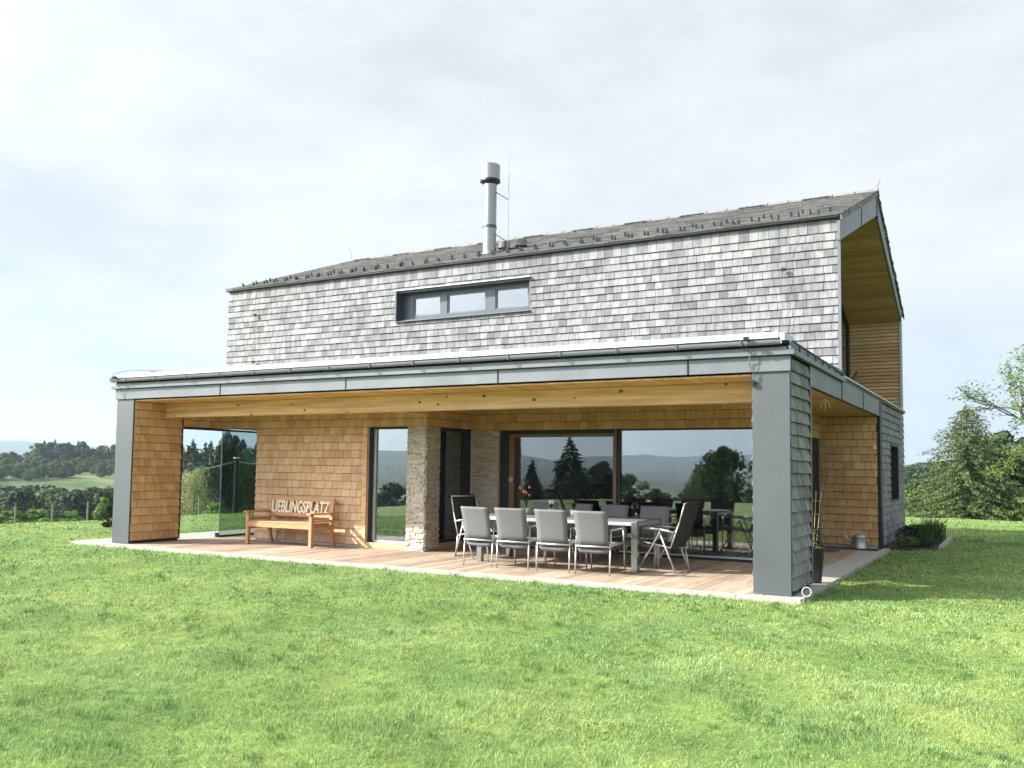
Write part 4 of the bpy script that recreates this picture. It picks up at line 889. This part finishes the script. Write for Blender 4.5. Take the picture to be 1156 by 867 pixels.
# ------------------------------------------------------------------ flower bed by the side wall
tag(MB().box(.02,.98,8.62,12.3,-.08,.0).build('bed_soil', M['soil']), kind='structure')
kb = MB(); y = 9.0
while y < 12.3: kb.box(.99,1.07,y,min(y+.48,12.3),-.08,.05+random.uniform(-.006,.006)); y += .49
tag(kb.build('bed_edging', M['concrete']), kind='structure')
def tuft(n, h, sp, w=.012, seed=1, curl=.6):
    r = random.Random(seed); m = MB()
    for i in range(n):
        a = r.uniform(0,6.28); L = h*r.uniform(.5,1.1); b = Vector((r.gauss(0,sp*.25),r.gauss(0,sp*.25),0)); o = Vector((math.cos(a),math.sin(a),0)); s_ = Vector((-math.sin(a),math.cos(a),0))*w/2
        k = r.uniform(.2,curl); p1 = b+o*L*k*.4+Vector((0,0,L*.65)); p2 = b+o*L*k*1.1+Vector((0,0,L*(1-.35*k)))
        m.add([b-s_,b+s_,p1+s_,p1-s_,p2],[(0,1,2,3),(3,2,4)])
    return m
def bushy(n, rx, rz, ls, seed=1):
    r = random.Random(seed); m = MB()
    for i in range(n):
        d = Vector((r.gauss(0,1),r.gauss(0,1),r.gauss(0,1))).normalized(); k = r.uniform(.35,1)**.6
        c = Vector((d.x*rx*k,d.y*rx*k,max(.01,rz+d.z*rz*k*.98)))
        e1 = Vector((r.gauss(0,1),r.gauss(0,1),r.gauss(0,.6))).normalized()*ls; e2 = e1.cross(Vector((r.gauss(0,1),r.gauss(0,1),r.gauss(0,1)))).normalized()*ls*.5
        m.add([c-e1,c-e2,c+e1,c+e2],[(0,1,2,3)])
    return m
for i,(x_,y_,kind,hh,lab) in enumerate((( .42,8.95,'b',.22,'low dark shrub at the near end of the flower bed'),(.35,9.6,'d',.42,'dark purple rounded shrub against the grey shingle wall'),
   (.62,9.7,'g',.50,'tall arching green grass clump in the middle of the flower bed'),(.78,10.4,'g',.52,'leafy grass clump next to the stone edging of the bed'),(.38,10.6,'b',.40,'green rounded shrub below the narrow side window'),
   (.80,11.2,'g',.46,'arching grass clump at the far end of the stone edging'),(.45,11.6,'b',.36,'small green shrub in the far corner of the flower bed'),(.70,9.15,'b',.20,'low ground-covering plant by the near bed corner'))):
    t = thing('bed_plant', lab, 'plant', (x_,y_,.0), 0, 'plants in the flower bed')
    if kind == 'g': tuft(170,hh*1.25,.3,.014,i).build('foliage', M['leaf_round'], t)
    elif kind == 'd': bushy(420,.26,hh*.5,.03,i).build('foliage', M['darkpole'], t)
    else: bushy(420,.27,hh*.5,.035,i).build('foliage', M['leaf_dark' if i%2 else 'leaf_round'], t)

# ------------------------------------------------------------------ trees
def crown_blobs(seed, H, Wd, n, ls, base=.12, blobs=22, kind='round'):
    """leaf clumps spread through a crown made of uneven lobes"""
    r = np.random.default_rng(seed); cs=[]; 
    for i in range(blobs):
        t = r.uniform(0,1)
        prof = math.sin(math.pi*min(1,max(0,(t*.92+.06))))**.7 if kind=='round' else (1-t)**.85*.95+.05
        a = r.uniform(0,6.283); rr = Wd*prof*r.uniform(.25,.72)
        rad = Wd*(.20+.20*prof)*r.uniform(.7,1.25)
        if kind != 'round': rad *= .62
        cs.append((math.cos(a)*rr, math.sin(a)*rr, H*(base+(1-base)*t*.9), rad))
    cs = np.array(cs); k = r.integers(0,blobs,n); d = r.normal(size=(n,3)); d /= np.linalg.norm(d,axis=1)[:,None]
    rad = cs[k,3]*r.uniform(.45,1.08,n)**.6; C = cs[k,:3]+d*rad[:,None]*np.array([1,1,.8]); C[:,2] = np.maximum(C[:,2],H*.03)
    e1 = r.normal(size=(n,3)); e1 -= d*(e1*d).sum(1)[:,None]*.6; e1 /= np.linalg.norm(e1,axis=1)[:,None]; e2 = np.cross(e1,d+r.normal(size=(n,3))*.5); e2 /= np.linalg.norm(e2,axis=1)[:,None]
    L = ls*r.uniform(.6,1.3,n)[:,None]; V = np.stack([C-e1*L,C-e2*L*.6,C+e1*L,C+e2*L*.6],1).reshape(-1,3)
    m = MB(); m.v = [tuple(p) for p in V.tolist()]; m.f = [(4*i,4*i+1,4*i+2,4*i+3) for i in range(n)]; return m
def spire(seed, H, Wd, n, ls):
    r = np.random.default_rng(seed); t = 1-np.sqrt(r.uniform(0,1,n)); lev = np.round(t*22)/22+r.normal(0,.012,n)
    a = r.uniform(0,6.283,n); lob = 1+.22*np.sin(a*5+lev*40)+.15*np.sin(a*3+lev*17)
    rr = Wd*(1-lev)**.9*r.uniform(.25,1,n)**.6*lob; z = H*(.04+.95*lev)-rr*.28
    C = np.stack([np.cos(a)*rr,np.sin(a)*rr,np.maximum(z,.02)],1); o = np.stack([np.cos(a),np.sin(a),-.55+0*a],1)+r.normal(0,.3,(n,3)); o /= np.linalg.norm(o,axis=1)[:,None]
    s = np.cross(o,r.normal(size=(n,3))); s /= np.linalg.norm(s,axis=1)[:,None]; L = (ls*r.uniform(.6,1.3,n))[:,None]
    V = np.stack([C-o*L,C-s*L*.35,C+o*L,C+s*L*.35],1).reshape(-1,3); m = MB(); m.v = [tuple(p) for p in V.tolist()]; m.f = [(4*i,4*i+1,4*i+2,4*i+3) for i in range(n)]; return m
def trunk_mb(seed, H, r0, limbs=7, lean=.05, top=.8, sp=.3):
    r = random.Random(seed); m = MB(); pts=[Vector((0,0,-.4))]
    for i in range(6): pts.append(Vector((r.uniform(-lean,lean)*H,r.uniform(-lean,lean)*H*.6,H*top*(i+1)/6)))
    m.tube(pts, r0, 8, r0*.25)
    for i in range(limbs):
        k = r.randint(1,4); b = pts[k].lerp(pts[k+1],r.random()); a = r.uniform(0,6.28); L = H*sp*r.uniform(.7,1.2)
        e = b+Vector((math.cos(a)*L,math.sin(a)*L,L*.7)); md = (b+e)/2+Vector((0,0,-.08*L)); m.tube([b,md,e], r0*.4, 6, r0*.1)
    return m
PROTO = {}
def proto(kind):
    if kind not in PROTO:
        seed, H = {'round_a':(1,1),'round_b':(2,1),'round_c':(3,1),'dark_a':(4,1),'dark_b':(5,1),'fir_a':(6,1),'fir_b':(7,1),'bush':(8,1),'willow':(9,1),'bushd':(10,1)}[kind]
        if kind.startswith('fir'): c = spire(seed,1,.24 if kind=='fir_a' else .19,2600,.035).mesh('crown', M['leaf_dark'])
        elif kind == 'willow': c = crown_blobs(seed,1,.62,9000,.017,.05,40).mesh('crown', M['leaf_pale'])
        elif kind == 'bush': c = crown_blobs(seed,1,.62,2200,.05,.0,20).mesh('crown', M['leaf_fresh'])
        elif kind == 'bushd': c = crown_blobs(seed,1,.7,2200,.05,.0,20).mesh('crown', M['leaf_round'])
        elif kind.startswith('dark'): c = crown_blobs(seed,1,.46,3200,.035,.10,26).mesh('crown', M['leaf_dark'])
        else: c = crown_blobs(seed,1,.48,3200,.034,.12,24+4*seed).mesh('crown', M['leaf_round'])
        t = trunk_mb(seed,1,.022 if kind != 'willow' else .035, 0 if kind[:3]=='fir' else (6 if kind != 'willow' else 12)).mesh('trunk', M['bark'])
        PROTO[kind] = (c,t)
    return PROTO[kind]
def tree(name, kind, x, y, h, label, cat, group=None, wide=1., sink=.0):
    c, t = proto(kind); z = float(ground_z(x,y,False))
    r = thing(name, label, cat, (x,y,z-sink), random.uniform(0,6.28), group, (h*wide,h*wide,h))
    put('crown', c, r)
    if kind not in ('bush','bushd'): put('trunk', t, r)
    return r
def tre_px(name, kind, u, D, vtop, *a, **k):
    """a tree D metres away whose top reaches the angle seen at height vtop"""
    x, y = at(u, D); hor = 523+u*.013; z = float(ground_z(x,y,False)); h = CAM.z+(hor-vtop)/F*D*1.03-z
    return tree(name, kind, x, y, max(h,.5), *a, **k)
# hilltop wood, west
lab = 'tall tree of the mixed wood along the crest of the far meadow hill'
for i,(u,v) in enumerate([(-60,528),(-40,526),(-18,522),(2,519),(14,518),(25,515),(33,512),(41,510),(46,503),(52,500),(58,502),(64,499),(71,503),(78,502),(84,505),(90,500),(95,501),(101,505),(106,508),(112,508),(118,505),(124,506),(130,504),(137,503),(145,500),(155,500),(165,500),(178,499),(190,500)]):
    tre_px('hill_tree', ['dark_a','dark_b','round_b','fir_a','dark_a','fir_b'][i%6] if u>40 else ['round_a','round_b','dark_a'][i%3], u, 318+8*(i%4), v, lab, 'tree', 'trees of the hilltop wood', wide=random.uniform(1.0,1.35))
lab = 'bush or small tree standing alone on the open meadow slope'
for i,(u,D,h) in enumerate([(3,292,4.2),(12,286,4.5),(19,262,3.6),(24,258,3.2),(29,256,3.6),(35,262,3.0),(41,288,3.4),(47,296,4.0),(54,292,3.6),(61,286,3.2),(64,266,3.8),(69,262,3.4),(73,259,2.8),(79,290,3.0),(86,294,3.6),(92,300,3.4),(99,298,3.0),(108,280,2.6),(113,276,2.4),(118,296,3.4),(126,294,3.6),(7,300,5.0),(17,302,5.0)]+[(-25+5.1*q+(q*37%5), 262+(q*53)%46, 2.2+(q*29%7)*.33) for q in range(32)]+[(-6+8.3*q, 248+(q*31)%14, 2.4+(q*17%5)*.3) for q in range(9)]):
    x, y = at(u, D); tree('meadow_bush', ['bushd','round_a','round_c','bushd'][i%4], x, y, h, lab, 'bush', 'bushes scattered over the meadow slope', wide=random.uniform(.9,1.25))
lab = 'round dark tree in the row at the foot of the meadow'
for i,(u,v) in enumerate([(8,543),(16,544),(22,546),(36,544),(42,543),(49,544),(56,543),(61,545),(68,547),(74,546)]):
    tre_px('round_tree', ['dark_a','dark_b'][i%2], u, 150+3*(i%3), v, lab, 'tree', 'dark trees at the foot of the meadow', wide=1.15)
lab = 'dark green tree in the wooded belt beyond the lawn fence'
r = random.Random(5)
for i in range(30):
    u = -70+i*7.2; v = 553+6*math.sin(i*1.7)+r.uniform(-4,4); tre_px('belt_tree', ['dark_a','round_b','dark_b','round_c','dark_a'][i%5], u, r.uniform(92,122), v, lab, 'tree', 'trees of the belt beyond the fence', wide=r.uniform(1.2,1.6))
for i,(u,v) in enumerate([(94,552),(99,550),(118,548),(126,550),(134,545)]): tre_px('fir_tree', 'fir_a', u, 100, v, 'pointed dark fir among the belt trees beyond the fence', 'tree', 'firs in the belt beyond the fence', wide=1.3)
lab = 'bright green bush growing just behind the wire fence'
for i,(u,v) in enumerate([(-30,585),(5,586),(18,584),(27,585),(38,583),(48,583),(56,584),(86,586),(140,583),(160,585),(243,583),(249,584)]):
    x, y = at(u, 66); tree('fence_bush', 'bush', x, y, 1.15+.25*(i%3), lab, 'bush', 'bushes behind the wire fence', wide=1.3)
tre_px('young_tree', 'bush', 121, 31, 556, 'fresh green young tree at the lawn edge behind the grey shingled porch pier', 'tree', wide=.75)
x,y = at(127,24); tree('garden_shrub', 'dark_b', x, y, .62, 'small dark rounded shrub on the lawn beside the far porch pier', 'shrub', wide=1.0)
# seen through the glass screens
lab = 'tall dark conifer in the wood seen through the clear glass screen'
for i,(u,v) in enumerate([(196,500),(202,497),(208,502),(214,503),(219,497),(224,505),(229,507),(234,500),(240,498),(246,504),(252,500)]):
    tre_px('conifer', ['fir_a','fir_b'][i%2], u, 160+4*(i%3), v, lab, 'tree', 'conifers seen through the clear glass', wide=1.0)
for i,u in enumerate((198,212,228,242)): tre_px('conifer', 'dark_a', u, 150, 521, 'broad dark tree below the conifers behind the clear glass', 'tree', 'broad trees under the conifers', wide=1.2)
tre_px('willow', 'willow', 226, 82, 526, 'pale olive willow with twisting branches behind the clear glass screen', 'tree', wide=.85)
tre_px('willow', 'willow', 207, 88, 533, 'smaller pale willow next to the shingled pier beyond the fence', 'tree', wide=.85)
tre_px('willow', 'willow', 243, 84, 545, 'low pale willow at the edge of the clear glass screen', 'tree', wide=.8)
for i,(u,v,k,l) in enumerate([(250,500,'dark_b','dark tree directly behind the joint of the two glass screens'),(259,489,'dark_a','tallest dark tree behind the tinted glass screen'),(270,492,'dark_b','high dark tree behind the utility pole'),(281,505,'round_b','green tree behind the bench end and tinted glass'),(292,500,'dark_a','dark tree half hidden by the corner of the shingle wall'),(263,535,'round_c','lower green tree before the dark ones in the tinted glass'),(279,538,'round_a','lower green tree to the side of the utility pole'),(253,548,'bushd','broad bush at the lawn edge behind the tinted glass'),(290,545,'dark_b','low dark tree next to the shingle wall corner'),(272,560,'bushd','dark bush at the foot of the utility pole')]):
    tre_px('lawn_edge_tree', k, u, 70+3*(i%3), v, l, 'tree', wide=.42 if v<520 else .55)
# utility pole and its wires
x,y = at(269,50); z = float(ground_z(x,y,False)); up_ = thing('utility_pole', 'dark wooden utility pole with a pale cap behind the tinted glass screen', 'pole', (x,y,z))
MB().cyl((0,0,-.3),(0,0,1.9-z),.12,.11,10).build('pole', M['darkpole'], up_); MB().cyl((0,0,1.9-z),(0,0,1.97-z),.17,.17,10).build('cap', M['whitepl'], up_)
x2,y2 = at(235,46); MB().tube([(0,0,1.75-z),((x2-x)*.5,(y2-y)*.5,1.55-z),(x2-x,y2-y,1.35-z)],.02,5).build('wire', M['lightmetal'], up_)
x2,y2 = at(300,60); MB().tube([(0,0,1.75-z),((x2-x)*.5,(y2-y)*.5,1.65-z),(x2-x,y2-y,1.75-z)],.02,5).build('wire', M['lightmetal'], up_)
# fence
fl = thing('wire_fence', 'low wire fence on grey wooden posts along the far lawn edge', 'fence'); prev = None
for i in range(13):
    u = -60+41.5*i-(2 if i>3 else 0); x,y = at(u,60); z = float(ground_z(x,y,False))
    MB().cyl((x,y,z-.2),(x,y,z+1.62),.055,.05,8).build('post', M['postgrey'], fl)
    if prev:
        m = MB()
        for hh in (.5,1.0,1.5): m.cyl((prev[0],prev[1],prev[2]+hh),(x,y,z+hh),.008,n=4)
        m.build('wire', M['cable'], fl)
    prev = (x,y,z)
# north-east: big spruce, hedge trees, hill wood
def spruce():
    r = random.Random(12); m = MB(); H = 8.0
    rn = np.random.default_rng(77); V=[]; 
    def twig(c, o, L, w):
        s_ = o.cross(Vector((r.gauss(0,1),r.gauss(0,1),r.gauss(0,1)))).normalized()*w; m.add([c,c+o*L*.5+s_,c+o*L,c+o*L*.5-s_],[(0,1,2,3)])
    for lv in range(46):
        t = (lv+.5)/46; z = .25+H*.97*t; R_ = 2.75*(1-t)**.72*(.88+.24*r.random())+.12; nb = int(9+9*(1-t))
        a0 = r.uniform(0,6.28)
        for b in range(nb):
            a = a0+6.283*b/nb+r.uniform(-.25,.25); Rb = R_*r.uniform(.6,1.12); rise = .16
            p = Vector((0,0,z)); o = Vector((math.cos(a),math.sin(a),0)); k = max(3,int(Rb/.16))
            for j in range(k):
                f = (j+1)/k; c = p+o*Rb*f+Vector((0,0,rise*math.sin(f*2.6)*Rb*.5-.30*f*f*Rb*.5+r.uniform(-.03,.03)))
                for q in range(6):   # hanging sprays
                    d = (o*r.uniform(-.1,.7)+Vector((r.gauss(0,.35),r.gauss(0,.35),-r.uniform(.3,1.2)))).normalized()
                    twig(c+Vector((r.gauss(0,.05),r.gauss(0,.05),0)), d, r.uniform(.11,.26), r.uniform(.012,.028))
    for i in range(40): twig(Vector((r.gauss(0,.06),r.gauss(0,.06),H*r.uniform(.93,1.02))), Vector((r.gauss(0,.4),r.gauss(0,.4),.8)).normalized(), .22, .03)
    return m
x,y = at(1091,48); sp = thing('spruce', 'large drooping sunlit spruce at the lawn edge beyond the house', 'tree', (x,y,float(ground_z(x,y,False))-.2), .7, None, (1.25,1.25,.74))
spruce().build('crown', M['needle'], sp); MB().tube([(0,0,-.3),(.03,0,3),(0,.02,7.9)],.16,10,.02).build('trunk', M['bark'], sp)
for u,D,v,k,l,wd in ((1124,60,492,'dark_b','dark leafy tree standing close behind the drooping spruce',1.0),(1150,56,500,'dark_a','dark tree under the bare branching tree at the picture edge',1.1),(1176,54,500,'round_b','green tree at the lawn edge, nearest the ash trunk',1.1),(1133,50,512,'round_c','lower green tree filling the gap right of the spruce',1.1),
    (1030,72,548,'bushd','rounded green bush by the corner of the house',1.2),(1042,70,545,'round_a','green tree in the gap between house and spruce',1.2),(1054,66,552,'bush','light green bush at the foot of the spruce',1.1),(1020,80,545,'round_b','green tree partly hidden by the rear shingle edge',1.3),(1110,49,560,'bushd','low bush in front of the trees beside the spruce',1.2),(1156,47,556,'bushd','low dark bush under the bare branching tree',1.3)):
    tre_px('garden_tree', k, u, D, v, l, 'tree', wide=wd)
lab = 'distant tree of the wooded hill between house and spruce'
for i,(u,v) in enumerate([(990,528),(1003,527),(1014,528),(1024,527),(1032,525),(1040,523),(1047,524),(1056,522),(1066,524),(1078,526),(1090,527),(1110,526),(1130,527),(1150,528)]):
    tre_px('distant_tree', ['dark_a','round_b','round_a'][i%3], u, 225+6*(i%3), v, lab, 'tree', 'trees of the distant wooded hill', wide=1.6)
# open ash tree whose branches reach in from the side
def ash():
    r = random.Random(26); wood = MB(); lv = MB()
    def leafs(p, n, s):
        for i in range(n):
            c = p+Vector((r.gauss(0,s),r.gauss(0,s),r.gauss(0,s*.7))); e = Vector((r.gauss(0,1),r.gauss(0,1),r.gauss(0,.6))).normalized()*r.uniform(.05,.09); f = e.cross(Vector((r.gauss(0,1),r.gauss(0,1),r.gauss(0,1)))).normalized()*.028
            lv.add([c-e,c-f,c+e,c+f],[(0,1,2,3)])
    def grow(p, d, L, rad, dep):
        q = p; n = 4; 
        for i in range(n):
            d = (d+Vector((r.gauss(0,.16),r.gauss(0,.16),r.gauss(0,.12)+.03))).normalized(); nq = q+d*L/n; wood.cyl(q,nq,rad*(1-.12*i),rad*(1-.12*(i+1)),6 if rad>.03 else 4,False); q = nq
            if dep <= 3 and r.random() < .75: 
                sd_ = (d+Vector((r.gauss(0,.8),r.gauss(0,.8),r.gauss(0,.5)))).normalized()
                if dep > 0: grow(q, sd_, L*.55, rad*.45, dep-2 if dep>1 else 0)
            if dep <= 1: leafs(q, 2 if r.random()<.5 else 0, .12)
        if dep > 0:
            for k in range(2 if dep>1 else 3): grow(q, (d+Vector((r.gauss(0,.55),r.gauss(0,.55),r.gauss(0,.35)))).normalized(), L*r.uniform(.6,.82), rad*.6, dep-1)
        else: leafs(q, 6, .15)
    wood.tube([(0,0,-.3),(0,0,1.2),(-.05,0,2.2)],.20,10,.15)
    for a,e_,L in ((3.2,.35,2.0),(2.9,.75,2.0),(3.5,.55,1.8),(1.5,.9,1.8),(.2,.7,1.9),(4.7,.8,1.8),(3.1,1.2,2.0)):
        grow(Vector((-.05,0,2.1)), Vector((math.cos(a)*math.cos(e_),math.sin(a)*math.cos(e_),math.sin(e_))), L, .085, 4)
    return wood, lv
x,y = at(1245,31); aw, al = ash(); ash_ = thing('ash_tree', 'open ash tree with thin leafy branches reaching in above the spruce', 'tree', (x,y,float(ground_z(x,y,False))), 0, None, .80)
aw.build('trunk', M['bark'], ash_); al.build('crown', M['leaf_fresh'], ash_)
# trees and a hedge behind the photographer, mirrored in the panes
r = random.Random(31); lab = 'dark tree beyond the front lawn, mirrored in the large panes'
for i in range(40):
    a = R(176+i*2.6+r.uniform(-.8,.8)); D = r.uniform(92,125); x = -5+math.sin(a)*D; y = 3.7+math.cos(a)*D
    tree('front_tree', ['dark_a','dark_b','round_b','fir_a'][i%4], x, y, r.uniform(5.6,7.4), lab, 'tree', 'trees beyond the front lawn', wide=1.3)
for (x,y,h,k,l) in ((-31.8,-52,7.2,'fir_a','tall spruce mirrored in the sliding door'),(-34.5,-50,5.0,'fir_b','smaller spruce beside the one mirrored in the sliding door'),(-29.2,-53,5.0,'dark_b','broad dark tree mirrored next to the tall spruce'),(-16.9,-48,5.4,'round_a','big tree mirrored at the pier side of the fixed pane'),(-18.9,-50,4.2,'round_b','second big tree mirrored at the pier side of the fixed pane')):
    tree('mirrored_tree', k, x, y, h, l, 'tree', wide=1.5 if k[0]=='f' else .95)
print('grass blades', NG, 'objects', len(bpy.data.objects))
